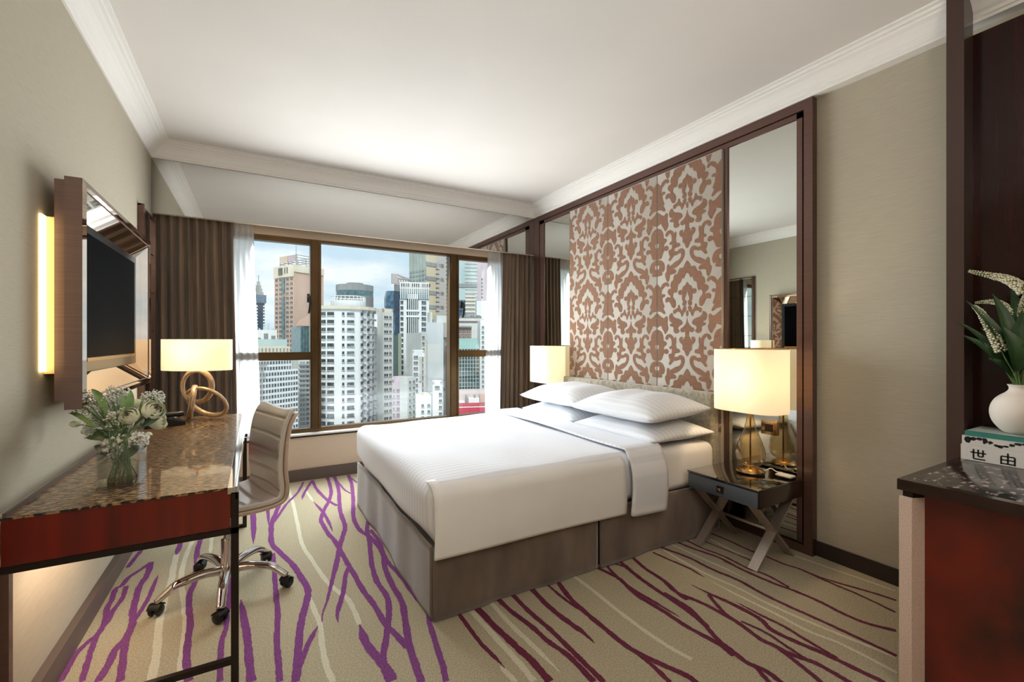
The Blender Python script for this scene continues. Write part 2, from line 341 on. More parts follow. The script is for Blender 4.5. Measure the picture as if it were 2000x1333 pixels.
# one half of the damask motif in metres: distance from its axis, height
DAMASK = [
 [(0.0, 1.848), (0.021, 1.822), (0.036, 1.793), (0.044, 1.799), (0.07, 1.795), (0.079, 1.775), (0.093, 1.755), (0.11, 1.756), (0.123, 1.739), (0.127, 1.716), (0.145, 1.703), (0.153, 1.673), (0.145, 1.655), (0.166, 1.65), (0.18, 1.633), (0.17, 1.612), (0.157, 1.602), (0.153, 1.584), (0.183, 1.589), (0.201, 1.572), (0.195, 1.551), (0.17, 1.557), (0.153, 1.54), (0.14, 1.515), (0.123, 1.503), (0.109, 1.513), (0.106, 1.543), (0.114, 1.565), (0.132, 1.586), (0.132, 1.608), (0.12, 1.623), (0.099, 1.62), (0.09, 1.642), (0.088, 1.666), (0.078, 1.685), (0.062, 1.691), (0.053, 1.711), (0.044, 1.729), (0.032, 1.719), (0.024, 1.735), (0.012, 1.754), (0.0, 1.767)],
 [(0.0, 1.69), (0.016, 1.665), (0.036, 1.654), (0.045, 1.63), (0.06, 1.634), (0.078, 1.625), (0.076, 1.606), (0.06, 1.598), (0.047, 1.607), (0.045, 1.586), (0.042, 1.556), (0.033, 1.549), (0.042, 1.529), (0.035, 1.515), (0.016, 1.516), (0.009, 1.532), (0.009, 1.547), (0.02, 1.554), (0.02, 1.573), (0.009, 1.597), (0.005, 1.62), (0.0, 1.629)],
 [(0.009, 1.505), (0.025, 1.508), (0.039, 1.495), (0.036, 1.48), (0.053, 1.483), (0.066, 1.501), (0.07, 1.52), (0.079, 1.519), (0.086, 1.5), (0.106, 1.491), (0.123, 1.486), (0.127, 1.471), (0.114, 1.457), (0.101, 1.469), (0.079, 1.474), (0.062, 1.464), (0.053, 1.449), (0.048, 1.434), (0.036, 1.45), (0.03, 1.465), (0.015, 1.474)],
 [(0.0, 1.479), (0.009, 1.459), (0.0, 1.432)],
 [(0.044, 1.381), (0.053, 1.403), (0.079, 1.417), (0.114, 1.427), (0.132, 1.445), (0.136, 1.463), (0.153, 1.458), (0.166, 1.439), (0.164, 1.414), (0.153, 1.399), (0.132, 1.389), (0.157, 1.377), (0.153, 1.366), (0.123, 1.356), (0.123, 1.326), (0.106, 1.31), (0.084, 1.312), (0.072, 1.327), (0.084, 1.342), (0.079, 1.361), (0.062, 1.369)],
 [(0.0, 1.421), (0.005, 1.39), (0.021, 1.366), (0.039, 1.351), (0.057, 1.343), (0.057, 1.324), (0.039, 1.316), (0.024, 1.324), (0.015, 1.309), (0.015, 1.29), (0.0, 1.286)],
 [(0.0, 1.294), (0.021, 1.278), (0.03, 1.259), (0.044, 1.259), (0.039, 1.274), (0.053, 1.28), (0.069, 1.267), (0.066, 1.244), (0.048, 1.229), (0.039, 1.214), (0.039, 1.187), (0.025, 1.179), (0.016, 1.16), (0.0, 1.144)],
 [(0.106, 1.281), (0.121, 1.266), (0.132, 1.283), (0.153, 1.3), (0.183, 1.299), (0.202, 1.277), (0.193, 1.26), (0.177, 1.268), (0.17, 1.282), (0.153, 1.274), (0.142, 1.252), (0.142, 1.215), (0.162, 1.204), (0.157, 1.189), (0.139, 1.189), (0.142, 1.155), (0.17, 1.145), (0.166, 1.119), (0.157, 1.097), (0.17, 1.075), (0.157, 1.067), (0.136, 1.088), (0.119, 1.102), (0.097, 1.102), (0.084, 1.112), (0.097, 1.128), (0.119, 1.129), (0.114, 1.155), (0.088, 1.161), (0.066, 1.168), (0.075, 1.187), (0.097, 1.192), (0.106, 1.222), (0.101, 1.252)],
 [(0.079, 1.135), (0.057, 1.142), (0.035, 1.133), (0.024, 1.11), (0.03, 1.076), (0.053, 1.043), (0.084, 1.018), (0.114, 1.005), (0.145, 1.0), (0.153, 1.023), (0.132, 1.036), (0.106, 1.05), (0.075, 1.059), (0.057, 1.077), (0.053, 1.1), (0.062, 1.115), (0.079, 1.108), (0.088, 1.124)],
 [(0.145, 0.996), (0.166, 1.031), (0.178, 1.04), (0.188, 1.025), (0.191, 0.988), (0.205, 0.968), (0.199, 0.938), (0.183, 0.907), (0.168, 0.921), (0.162, 0.955), (0.14, 0.961), (0.114, 0.963), (0.1, 0.974), (0.114, 0.992)],
 [(0.17, 1.678), (0.178, 1.699), (0.208, 1.706), (0.236, 1.692), (0.254, 1.67), (0.296, 1.695), (0.296, 1.507), (0.248, 1.482), (0.216, 1.462), (0.208, 1.473), (0.228, 1.505), (0.216, 1.52), (0.232, 1.555), (0.236, 1.591), (0.216, 1.596), (0.208, 1.608), (0.224, 1.617), (0.24, 1.612), (0.244, 1.633), (0.236, 1.656), (0.22, 1.668), (0.199, 1.685), (0.184, 1.673)],
 [(0.296, 1.479), (0.248, 1.439), (0.216, 1.426), (0.199, 1.441), (0.184, 1.431), (0.187, 1.383), (0.178, 1.347), (0.203, 1.306), (0.216, 1.324), (0.236, 1.353), (0.248, 1.374), (0.296, 1.365)],
 [(0.296, 1.344), (0.248, 1.323), (0.228, 1.288), (0.224, 1.252), (0.199, 1.241), (0.195, 1.222), (0.216, 1.208), (0.22, 1.179), (0.199, 1.186), (0.183, 1.182), (0.174, 1.163), (0.191, 1.149), (0.216, 1.157), (0.232, 1.132), (0.248, 1.1), (0.296, 1.102), (0.296, 1.173), (0.274, 1.184), (0.268, 1.209), (0.28, 1.223), (0.296, 1.22)],
 [(0.296, 1.092), (0.248, 1.079), (0.226, 1.06), (0.216, 1.041), (0.213, 1.012), (0.226, 0.991), (0.246, 0.996), (0.239, 0.967), (0.296, 0.964), (0.296, 1.007), (0.268, 1.015), (0.264, 1.044), (0.296, 1.056)],
]
# ---------------------------------------------------------------- materials of the room
M_wall = mat('woven_wallpaper', (180,172,154), 0.75, col2=(168,160,143), nscale=(14, 14, 420), npos=(0.3, 0.7), bump=0.25, bdist=0.001)
M_wallw = mat('window_wall_paper', (206,188,168), 0.7, col2=(198,180,160), nscale=(14, 14, 300))
M_ceil = mat('ceiling_paint', (219,214,210), 0.85, col2=(216,211,207), nscale=(2, 2, 2))
M_corn = mat('cornice_paint', (230,227,224), 0.7)
M_base = mat('baseboard_paint', (92,80,74), 0.5)
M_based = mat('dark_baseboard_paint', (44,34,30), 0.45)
M_bronze = mat('bronze_lacquer', (108,84,77), 0.22, 0.55, col2=(104,78,70), nscale=(2, 2, 60))
M_bronzed = mat('dark_bronze', (42,32,28), 0.3, 0.5)
M_mirror = mat('mirror_glass', (214,218,212), 0.012, 1.0)
M_alu = mat('window_bronze', (98,76,48), 0.32, 0.75, col2=(82,62,40), nscale=(3, 3, 3))
M_sill = mat('sill_stone', (225,222,218), 0.12, 0.0, coat=0.5)
M_glass = glassmat('clear_glass', (250,253,252))
M_black = mat('black_plastic', (12,12,13), 0.35)
M_chrome = mat('polished_chrome', (205,200,196), 0.06, 1.0)
M_steel = mat('brushed_steel', (196,184,172), 0.38, 0.8, col2=(178,166,154), nscale=(200, 200, 6))
M_redwood = mat('red_lacquered_wood', (124,22,9), 0.16, col2=(76,10,5), nscale=(18, 18, 1.0), coat=0.25, npos=(0.3, 0.75), detail=2)
M_darkwood = mat('dark_polished_wood', (42,23,18), 0.2, col2=(28,14,11), nscale=(40, 4, 40), coat=0.3)
M_skirt = mat('velvet_skirt', (112,94,82), 0.85, col2=(90,74,64), nscale=(9, 9, 3), sheen=0.5, bump=0.15, bscale=(400, 400, 400))
M_hb = mat('headboard_fabric', (168,160,142), 0.8, col2=(132,124,108), nscale=(38, 38, 38), sheen=0.3, bump=0.3)
M_linen = stripes(mat('striped_bed_linen', (238,238,240), 0.55), 1, 26, (236,238,244), (226,228,235))
M_sheet = mat('white_sheet', (238,236,234), 0.7, col2=(232,230,229), nscale=(3, 3, 3))
M_curt = mat('curtain_fabric', (112,90,70), 0.6, col2=(84,66,52), nscale=(26, 26, 0.9), sheen=0.4, npos=(0.4, 0.6), bump=0.1, bscale=(500, 500, 80))
M_sheer = clothmat('sheer_fabric', (253,254,255), 0.58, 0.75)

# ---------------------------------------------------------------- room shell
YM, YW, ZC, ZT, XR, XP = 4.385, 4.53, 2.668, 2.791, 3.55, 3.50
struct('wall_left', MB().box(-0.12, 0, -1.7, 4.7, 0, ZT).box(-0.01, 0.042, 1.3, 4.37, 0, 0.70), M_wall)
struct('wall_right', MB().box(XR, XR+0.12, -1.7, 4.7, 0, ZT), M_wall)
struct('wall_rear', MB().box(0, XR, -1.7, -1.6, 0, ZT), M_wall)
struct('ceiling', MB().box(-0.12, XR+0.12, -1.7, 4.7, ZT, ZT+0.1), M_ceil)
struct('wall_front', MB().box(0, XR, 4.43, 4.62, 0, 0.40).box(0, XR, YW-0.03, 4.62, 2.186, ZT).box(0, 0.48, YW-0.03, 4.62, 0.40, 2.19)
       .box(3.20, XR, YW-0.03, 4.62, 0.40, 2.19), M_wallw)
struct('trim_1', MB().box(0, XR, YM+0.008, YM+0.04, 2.243, ZT), M_wallw)           # bulkhead above the window
struct('trim_2', MB().box(0.0, XP, 4.415, 4.50, 0.40, 0.414).box(0.0, XP, 4.415, 4.43, 0.385, 0.40, 1), [M_sill, M_bronzed])
struct('baseboard_front', MB().box(0.07, 3.4, 4.405, 4.43, 0, 0.10), M_base)
struct('baseboard_left', MB().box(0.042, 0.072, 1.3, 4.40, 0, 0.095), M_base)
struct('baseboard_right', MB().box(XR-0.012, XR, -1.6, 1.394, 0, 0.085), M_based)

# cornice: one moulding profile run along three walls with mitred corners
PR = [(-0.06, ZC), (0.010, ZC), (0.012, ZC+0.012), (0.020, ZC+0.016), (0.022, ZC+0.030), (0.034, ZC+0.040), (0.050, ZC+0.062), (0.066, ZC+0.078),
      (0.086, ZC+0.088), (0.088, ZC+0.098), (0.104, ZC+0.100), (0.106, ZC+0.112), (0.126, ZC+0.114), (0.127, ZT+0.002)]
mb = MB()
path = [lambda p: (p, -1.6), lambda p: (p, YM-p), lambda p: (XP-p, YM-p), lambda p: (XP-p, -1.6)]
for k in range(3):
    vs = []
    for p, z in PR:
        for q in (path[k], path[k+1]):
            a = q(p); vs.append((a[0], a[1], z))
    mb.add(vs, [(2*i, 2*i+1, 2*i+3, 2*i+2) for i in range(len(PR)-1)])
struct('trim_3', mb, M_corn)

# ---------------------------------------------------------------- carpet
M_carpet = mat('carpet_pile', (180,171,147), 0.95, col2=(145,134,110), nscale=(170, 170, 170), npos=(0.3, 0.7), detail=2, bump=0.6, bdist=0.004)
M_cp = mat('carpet_purple', (126,72,128), 0.95, col2=(102,47,102), nscale=(170, 170, 170), bump=0.6, bdist=0.004)
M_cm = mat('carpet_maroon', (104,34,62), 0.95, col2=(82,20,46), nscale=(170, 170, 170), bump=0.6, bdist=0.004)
M_cw = mat('carpet_cream', (204,201,182), 0.95, col2=(180,174,152), nscale=(170, 170, 170), bump=0.6, bdist=0.004)
mb = MB().box(0, XR, -1.6, 4.43, -0.1, 0)
lay = 0
for col, wd, tp, pts in STROKES:
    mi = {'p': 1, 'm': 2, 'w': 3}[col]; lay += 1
    z = 0.0006+0.00002*lay if col != 'w' else 0.0003+0.000005*lay
    P = smooth([(a, b, 0) for a, b in pts], 10); n = len(P); vs = []; ln = 0; tot = sum((P[i+1]-P[i]).length for i in range(n-1))
    for i, p in enumerate(P):
        T = P[min(i+1, n-1)]-P[max(i-1, 0)]
        if T.length < 1e-6: T = Vector((0, 1, 0))
        T.normalize(); nn = Vector((-T.y, T.x, 0)); t = ln/max(tot, 1e-6)
        if i < n-1: ln += (P[i+1]-P[i]).length
        k = 1.0
        if tp in 'sb': k = min(k, 0.12+t*4)
        if tp in 'eb': k = min(k, 0.12+(1-t)*4)
        h = wd*0.0043*min(k, 1.0)*(1+0.06*math.sin(i*0.7+lay))
        vs += [p+nn*(h+random.uniform(-.0016, .0016))+Vector((0,0,z)), p-nn*(h+random.uniform(-.0016, .0016))+Vector((0,0,z))]
    mb.add(vs, [(2*i, 2*i+1, 2*i+3, 2*i+2) for i in range(n-1)], mi)
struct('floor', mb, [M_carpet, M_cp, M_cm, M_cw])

# ---------------------------------------------------------------- window
win = bpy.data.objects.new('window_1', None); C.objects.link(win); win.location = (1.8, YW, 0.42); win['kind'] = 'structure'
XF['window_1'] = Matrix.Translation(win.location)
y0, y1 = YW-0.03, YW+0.04
fr = MB().box(0.46, 3.22, y0, y1, 0.40, 0.448).box(0.46, 3.22, y0, y1, 2.163, 2.186).box(0.46, 0.52, y0, y1, 0.448, 2.165).box(3.16, 3.22, y0, y1, 0.448, 2.165)
fr.box(0.52, 1.135, y0, y1, 2.136, 2.165).box(2.602, 3.16, y0, y1, 2.136, 2.165)
obj('window_frame', fr, M_alu, win)
for a, b in ((1.135, 1.227), (2.496, 2.602)):
    obj('mullion', MB().box(a, b, y0-0.02, y1, 0.448, 2.165).box(a+0.012, a+0.022, y0-0.032, y0-0.02, 0.448, 2.165).box(b-0.022, b-0.012, y0-0.032, y0-0.02, 0.448, 2.165), M_alu, win)
for a, b in ((0.52, 1.135), (2.602, 3.16)):
    obj('transom', MB().box(a, b, y0-0.012, y1, 1.077, 1.147).box(a, b, y0-0.02, y0-0.012, 1.137, 1.150), M_alu, win)
for a, b, c, d in ((0.52, 1.135, 1.147, 2.136), (0.52, 1.135, 0.448, 1.077), (1.227, 2.496, 0.448, 2.165), (2.602, 3.16, 1.147, 2.136), (2.602, 3.16, 0.448, 1.077)):
    obj('pane', MB().box(a, b, YW+0.018, YW+0.022, c, d), M_glass, win)
for hx, sgn in ((1.118, 1), (2.625, 1)):
    obj('handle', MB().rbox(hx-0.012, hx+0.012, y0-0.05, y0-0.02, 1.60, 1.68, 0.006, (4,4,4)).tube(smooth([(hx, y0-0.05, 1.655), (hx+0.01, y0-0.075, 1.64), (hx+0.008, y0-0.078, 1.56), (hx, y0-0.07, 1.50)], 4), 0.009), M_black, win)

# mirror strip above the window
setp(obj('mirror_band', MB().box(0.001, XP-0.001, YM, YM+0.008, 2.243, ZC+0.004), mat('tinted_mirror_glass', (192,190,186), 0.012, 1.0)), 'long frameless mirror strip running above the window curtains', 'mirror')

# ---------------------------------------------------------------- curtains
def drape(name, x0, x1, yc, amp, waves, z0, z1, m, label, cat, group, seed, flare=0.0, side=0):
    rnd = random.Random(seed); ph = [rnd.uniform(0, 6.28) for _ in range(4)]
    def fn(u, v):
        x = x0+(x1-x0)*u; z = z1+(z0-z1)*v
        a = amp*(0.75+0.25*math.sin(u*5+ph[0]))*(0.8+0.3*v)
        y = yc+a*math.sin(2*PI*waves*u+0.6*math.sin(u*7+ph[1])+0.25*math.sin(v*3+ph[2]))+0.15*a*math.sin(4*PI*waves*u+ph[3])
        x += 0.25*(x1-x0)/waves*math.sin(4*PI*waves*u)*0.3
        e = u if side > 0 else 1-u
        x += flare*side*(math.sin(v*PI/2)**2)*e
        return (x, min(y, yc+amp*1.1), z)
    mb = MB().grid(int(waves*16)+1, 30, fn)
    o = obj(name, mb, m); setp(o, label, cat, group)
    s = o.modifiers.new('s', 'SOLIDIFY'); s.thickness = 0.003
    return o
drape('blackout_curtain', 0.01, 0.535, 4.452, 0.036, 9, 0.425, 2.36, M_curt, 'brown pleated curtain gathered in the left corner behind the desk lamp', 'curtain', 'brown curtains', 3, 0.03, 1)
drape('blackout_curtain', 3.115, 3.495, 4.452, 0.036, 7, 0.425, 2.36, M_curt, 'brown pleated curtain gathered in the right corner behind the bed', 'curtain', 'brown curtains', 5, 0.03, -1)
drape('sheer_curtain', 0.50, 0.685, 4.477, 0.012, 5, 0.42, 2.34, M_sheer, 'white sheer curtain at the left end of the window, above the chair', 'curtain', 'white sheers', 8, 0.05, 1)
drape('sheer_curtain', 2.945, 3.15, 4.477, 0.012, 5, 0.42, 2.34, M_sheer, 'white sheer curtain at the right end of the window, above the bed', 'curtain', 'white sheers', 9, 0.03, -1)

# ---------------------------------------------------------------- wall mirror with grid on left wall
g = thing('grid_mirror', 'tall narrow mirror divided by bronze bars on the left wall by the curtain', 'mirror', (0, 4.15, 0.75))
gy0, gy1, gz0, gz1 = 3.93, 4.37, 0.75, 2.195
obj('mirror_pane', MB().box(0.006, 0.016, gy0+0.03, gy1-0.02, gz0+0.03, gz1-0.03), M_mirror, g)
mb = MB().box(0.0, 0.035, gy0, gy0+0.03, gz0, gz1).box(0.0, 0.035, gy1-0.02, gy1, gz0, gz1).box(0, 0.035, gy0, gy1, gz0, gz0+0.03).box(0, 0.02, gy0, gy1, gz1-0.012, gz1)
obj('mirror_frame', mb, M_bronze, g)
mb = MB().box(0.014, 0.022, 4.135, 4.145, gz0, gz1)
for k in range(1, 5): mb.box(0.014, 0.021, gy0, gy1, gz0+k*0.289-0.003, gz0+k*0.289+0.003)
obj('glazing_bars', mb, M_bronzed, g)

# ---------------------------------------------------------------- panelled headboard wall
f = thing('panel_frame', 'bronze frame around the patterned panels and mirrors behind the bed', 'frame', (XP, 2.9, 0))
def bar(mb, x, a, b, c, d, mi=0): return mb.box(x, XR-0.002, a, b, c, d, mi)
mb = MB(); bar(mb, XP, 1.394, 1.442, 0, ZC); bar(mb, XP, 4.28, YM-0.001, 0, ZC); bar(mb, XP, 1.442, 4.28, 2.612, ZC)
bar(mb, XP, 1.442, 4.28, 0, 0.05)
obj('outer_frame', mb, M_bronze, f)
mb = MB(); bar(mb, XP+0.004, 1.452, 1.484, 0.06, 2.604); bar(mb, XP+0.004, 4.186, 4.27, 0.06, 2.604); bar(mb, XP+0.004, 1.452, 4.27, 2.572, 2.604)
bar(mb, XP+0.002, 1.934, 1.958, 0.06, 2.572); bar(mb, XP+0.002, 3.690, 3.712, 0.06, 2.572)
obj('inner_frame', mb, M_bronze, f)
obj('backing_board', MB().box(XR-0.03, XR-0.001, 1.40, 4.38, 0.02, 2.65), M_bronzed, f)
for (a, b, lb) in ((1.484, 1.934, 'tall framed mirror beside the nearer bedside lamp, right of the patterned panels'), (3.712, 4.186, 'narrow framed mirror between the patterned panels and the window curtain')):
    setp(obj('wall_mirror', MB().box(XP+0.012, XP+0.018, a, b, 0.06, 2.572), M_mirror), lb, 'mirror', 'mirrors beside the patterned panels')

M_dbase = mat('damask_ground', (176,167,156), 0.5, col2=(164,155,144), nscale=(60, 60, 300), sheen=0.3)
M_dbrown = mat('damask_brown', (132,94,70), 0.75, col2=(118,82,60), nscale=(30, 30, 200), sheen=0.4, bump=0.2, bscale=(300, 300, 300))
PERIOD = 0.804
for k, (ya, yb, lb) in enumerate(((1.961, 2.536, 'patterned damask wall panel nearest the tall mirror and near lamp'), (2.536, 3.111, 'middle of the three patterned damask wall panels behind the bed'),
                                  (3.111, 3.687, 'patterned damask wall panel nearest the window'))):
    t = thing('damask_panel', lb, 'wall panel', (XP, (ya+yb)/2, 0.3), 0, 'damask panels above the headboard')
    xf = 3.482
    obj('padding', MB().rbox(xf, XR-0.03, ya+0.002, yb-0.002, 0.30, 2.572, 0.006, (4, 4, 4)), M_dbase, t)
    yc = (ya+yb)/2; polys = []
    for rep in range(-2, 3):
        for sgn in (1, -1):
            for poly in DAMASK:
                P = [(yc-sgn*a, z+rep*PERIOD) for a, z in poly]
                S = smooth([(p[0], p[1], 0) for p in P+[P[0]]], 3)[:-1]
                ar = sum(S[i-1].x*S[i].y-S[i].x*S[i-1].y for i in range(len(S))); sg = 1 if ar > 0 else -1
                S = [q+(lambda T: Vector((T.y, -T.x, 0))*sg*0.0022)((S[(i+1) % len(S)]-S[i-1]).normalized()) for i, q in enumerate(S)]
                if min(q.y for q in S) > 2.56 or max(q.y for q in S) < 0.6: continue
                polys.append([(q.x, q.y) for q in S])
    R0 = (ya+0.005, 0.62, yb-0.005, 2.565)
    V2 = []; E2 = []
    for p in polys+[[(R0[0], R0[1]), (R0[2], R0[1]), (R0[2], R0[3]), (R0[0], R0[3])]]:
        b0 = len(V2); V2 += [Vector(q) for q in p]; E2 += [(b0+i, b0+(i+1) % len(p)) for i in range(len(p))]
    vo, eo, fo, _, _, _ = delaunay_2d_cdt(V2, E2, [], 0, 1e-6)
    bbs = [(min(q[0] for q in p), min(q[1] for q in p), max(q[0] for q in p), max(q[1] for q in p)) for p in polys]
    def inside(x, y):
        for p, bb in zip(polys, bbs):
            if bb[0] <= x <= bb[2] and bb[1] <= y <= bb[3]:
                wn = 0
                for i in range(len(p)):
                    x1, y1 = p[i-1]; x2, y2 = p[i]
                    if (y1 <= y) != (y2 <= y):
                        if (x2-x1)*(y-y1)/(y2-y1)+x1 > x: wn += 1 if y2 > y1 else -1
                if wn: return True
        return False
    keep = []
    for fc in fo:
        cx = sum(vo[i][0] for i in fc)/len(fc); cy = sum(vo[i][1] for i in fc)/len(fc)
        if R0[0] < cx < R0[2] and R0[1] < cy < R0[3] and inside(cx, cy): keep.append(list(fc)[::-1])
    me = bpy.data.meshes.new('woven_motif'); me.from_pydata([(xf-0.0006, q[0], q[1]) for q in vo], [], keep); me.materials.append(M_dbrown)
    o = bpy.data.objects.new('woven_motif', me); C.objects.link(o); o.parent = t; me.transform(XF[t.name].inverted()); o['label'] = 'brown woven motif'
# ---------------------------------------------------------------- bed
BX0, BX1, BY0, BY1 = 1.39, 3.38, 1.913, 3.56
bed = thing('bed', 'large double bed with taupe velvet skirt and grey upholstered headboard', 'bed', ((BX0+BX1)/2, (BY0+BY1)/2, 0))
def wob(ax, amp, fr, ph=0):
    def d(p):
        q = [p[0], p[1], p[2]]; q[ax] += amp*math.sin(p[0]*fr+ph)*math.sin(p[1]*fr*0.8+ph*2+p[2]*fr*0.5); return q
    return d
obj('box_base', MB().box(BX0+0.03, BX1-0.02, BY0+0.03, BY1-0.03, 0.02, 0.30), M_skirt, bed)
def skirt(pa, pb, zt, n):
    pa = Vector(pa); pb = Vector(pb); d = (pb-pa); dn = d.normalized(); nn = Vector((dn.y, -dn.x, 0))
    def fn(u, v):
        off = 0.004*math.sin(u*n*3)+0.003*math.sin(u*n*7+1)+0.010*v*math.sin(u*n*2.3+0.4)*0.5+0.012*(1-v)*0
        p = pa+d*u+nn*off; return (p.x, p.y, zt*(1-v)+0.004*v)
    mb = MB().grid(60, 12, fn)
    return mb
for pa, pb in (((BX0, BY0, 0), (2.332, BY0, 0)), ((2.350, BY0, 0), (BX1, BY0, 0)), ((BX0, BY1, 0), (BX0, BY0, 0))):
    o = obj('bed_skirt', skirt(pa, pb, 0.325 if pb[0] > BX0 or pb[1] < 2 else 0.32, 4), M_skirt, bed)
    s = o.modifiers.new('s', 'SOLIDIFY'); s.thickness = 0.012; s.offset = -1
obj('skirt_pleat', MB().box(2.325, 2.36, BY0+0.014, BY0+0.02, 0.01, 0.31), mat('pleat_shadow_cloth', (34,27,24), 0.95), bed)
obj('mattress', MB().rbox(BX0+0.03, BX1-0.005, BY0+0.015, BY1-0.015, 0.30, 0.582, 0.06, (16, 14, 8), disp=wob(2, 0.003, 6)), M_sheet, bed)
def hbd(p): return [p[0]+0.004*math.sin(p[1]*9)*math.sin(p[2]*11), p[1], p[2]]
hb = obj('headboard', MB().rbox(3.395, 3.478, 1.975, 3.70, 0.05, 0.895, 0.02, (6, 24, 14), disp=hbd), M_hb, bed)

# duvet
DX0 = 1.362
dv = thing('duvet', 'smooth white tone-on-tone striped duvet covering the bed and hanging over its foot', 'duvet', (2.1, 2.7, 0.3))
def dvd(p):
    x, y, z = p
    if z > 0.5: z += 0.006*math.sin(x*4.2+1)*math.sin(y*3.1)+0.003*math.sin(x*11+y*7)
    k = max(0, (0.56-z)/0.25)
    if x < DX0+0.03: x += 0.010*k*math.sin(y*7+1)+0.02*k*(1 if z < 0.45 else 0.4)*0; z -= 0.03*k*math.cos((y-2.65)*2.4)*0+0
    if x < 1.9 and z < 0.55: z += 0.035*k*abs(y-2.7)/0.85*(1 if x < DX0+0.05 else 0.0)
    return [x, y, z]
obj('cover', MB().rbox(DX0, 2.80, 1.885, 3.585, 0.325, 0.612, 0.075, (30, 30, 12), disp=dvd), M_linen, dv)
def flap(x0, x1, y, z0, ztop, th, seed):
    def fn(u, v):
        x = x0+(x1-x0)*u; z = ztop-(ztop-z0)*v
        if v < 0.25:
            a = v/0.25*PI/2; return (x, y+0.115*(1-math.sin(a)), 0.6145-0.078*(1-math.cos(a))-0.012*(1-v*4)**2)
        t = (v-0.25)/0.75; z = 0.5365-(0.5365-z0)*t
        return (x, y-0.008*math.sin(t*PI)-0.005*t*math.sin(u*6+seed), z-0.012*u*t)
    return MB().grid(40, 25, fn)
o = obj('side_drop', flap(1.382, 2.51, 1.875, 0.289, 0.596, 0.01, 1), M_sheet, dv); s = o.modifiers.new('s', 'SOLIDIFY'); s.thickness = 0.008; s.offset = 0
def bandf(u, v):
    # runs from the near drop up over the top to the far edge; u across the band, v along it
    L1 = 0.33; Lt = 1.72; s_ = v*(L1+Lt)
    x0 = 2.525+0.03*math.sin(v*2); x1 = 2.80+0.02*math.sin(v*2.5)
    if s_ < L1:
        t = s_/L1; z = 0.268-0.012*u+(0.585-0.268+0.012*u)*t; y = 1.853-0.01*math.sin(t*PI)+0.035*t**6
    else:
        t = (s_-L1)/Lt; y = 1.90+Lt*t*0.985; z = 0.6205+0.004*math.sin(y*5)
        if t < 0.04: z = 0.585+0.036*math.sin(t/0.04*PI/2); y = 1.888+0.06*(t/0.04)**1.3*0.5
    e = 0.006*math.exp(-((u-0.0)/0.05)**2)
    return (x0+(x1-x0)*u, y, z+e)
o = obj('folded_hem', MB().grid(14, 90, bandf), M_linen, dv); s = o.modifiers.new('s', 'SOLIDIFY'); s.thickness = 0.014; s.offset = 1

# pillows
def pillow_mb(Lx, Ly, T, seed):
    rnd = random.Random(seed); a1, a2, a3 = [rnd.uniform(0, 6) for _ in range(3)]
    def fn(sgn):
        def g(u, v):
            p = 2*u-1; q = 2*v-1
            t = (max(0, 1-abs(p)**2.8)**0.66)*(max(0, 1-abs(q)**3.2)**0.66)
            x = p*Lx/2*(1-0.07*(1-q*q)); y = q*Ly/2*(1-0.05*(1-p*p))
            wr = 0.006*math.sin(6*p+3*q+a1)*(1-t)+0.004*math.sin(9*q+a2)*t
            z = (T*0.66*t if sgn > 0 else -T*0.34*t**0.6)+wr*t
            return (x, y, z+T*0.34)
        return g
    mb = MB().grid(34, 40, fn(1)).grid(34, 40, fn(-1), flip=True)
    return mb
M_pil = stripes(mat('striped_pillow_linen', (238,238,240), 0.55), 0, 26, (238,240,245), (229,231,237))
def pillow(loc, rz, rx, ry, lb, seed, T=0.19):
    t = thing('pillow', lb, 'pillow', loc, rz, 'white pillows on the bed')
    t.rotation_euler = (rx, ry, rz)
    M = Matrix.Translation(loc) @ Matrix.Rotation(rz, 4, 'Z')
    mb = pillow_mb(0.60, 0.78, T, seed)
    me_o = obj('pillowcase', mb, M_pil); me_o.parent = t
    bmod = me_o.modifiers.new('w', 'WELD'); bmod.merge_threshold = 0.0008
    hem = MB().tube([(0.30*0.99*a, 0.39*0.99*b, T*0.38) for a, b in ((-0.93, -1), (0, -0.95), (0.93, -1))], 0.003, 6)
    return t
pillow((3.06, 2.30, 0.600), 0.02, 0, 0, 'lower white pillow nearest the bedside table with the glass lamp', 1, 0.13)
pillow((3.04, 2.31, 0.731), 0.04, 0, math.radians(-3), 'upper white pillow nearest the bedside table with the glass lamp', 2, 0.165)
pillow((3.08, 3.10, 0.600), -0.02, 0, 0, 'lower white pillow on the window side, mostly hidden', 3, 0.13)
pillow((3.06, 3.08, 0.731), 0.02, 0, math.radians(-3), 'upper white pillow on the window side of the bed', 4, 0.16)

# ---------------------------------------------------------------- bedside table and lamps
M_smoke = mat('smoked_glass_top', (20,13,10), 0.04, coat=1.0)
M_gshag = mat('grey_shagreen', (86,94,104), 0.4, col2=(70,78,88), nscale=(260, 260, 260))
M_brass = mat('aged_brass', (170,138,96), 0.22, 1.0)
M_shade = clothmat('lit_shade', (236,224,200), 1.0, 0.30, emit=0.22, ecol=(255,234,196))
M_amber = bpy.data.materials.new('amber_glass'); M_amber.use_nodes = True
_t = M_amber.node_tree; _t.nodes.clear(); _o = _t.nodes.new('ShaderNodeOutputMaterial'); _m = _t.nodes.new('ShaderNodeMixShader'); _a = _t.nodes.new('ShaderNodeBsdfTransparent'); _a.inputs[0].default_value = (0.93, 0.80, 0.56, 1)
_g = _t.nodes.new('ShaderNodeBsdfGlossy'); _g.inputs['Roughness'].default_value = 0.02; _l = _t.nodes.new('ShaderNodeLayerWeight'); _l.inputs[0].default_value = 0.30
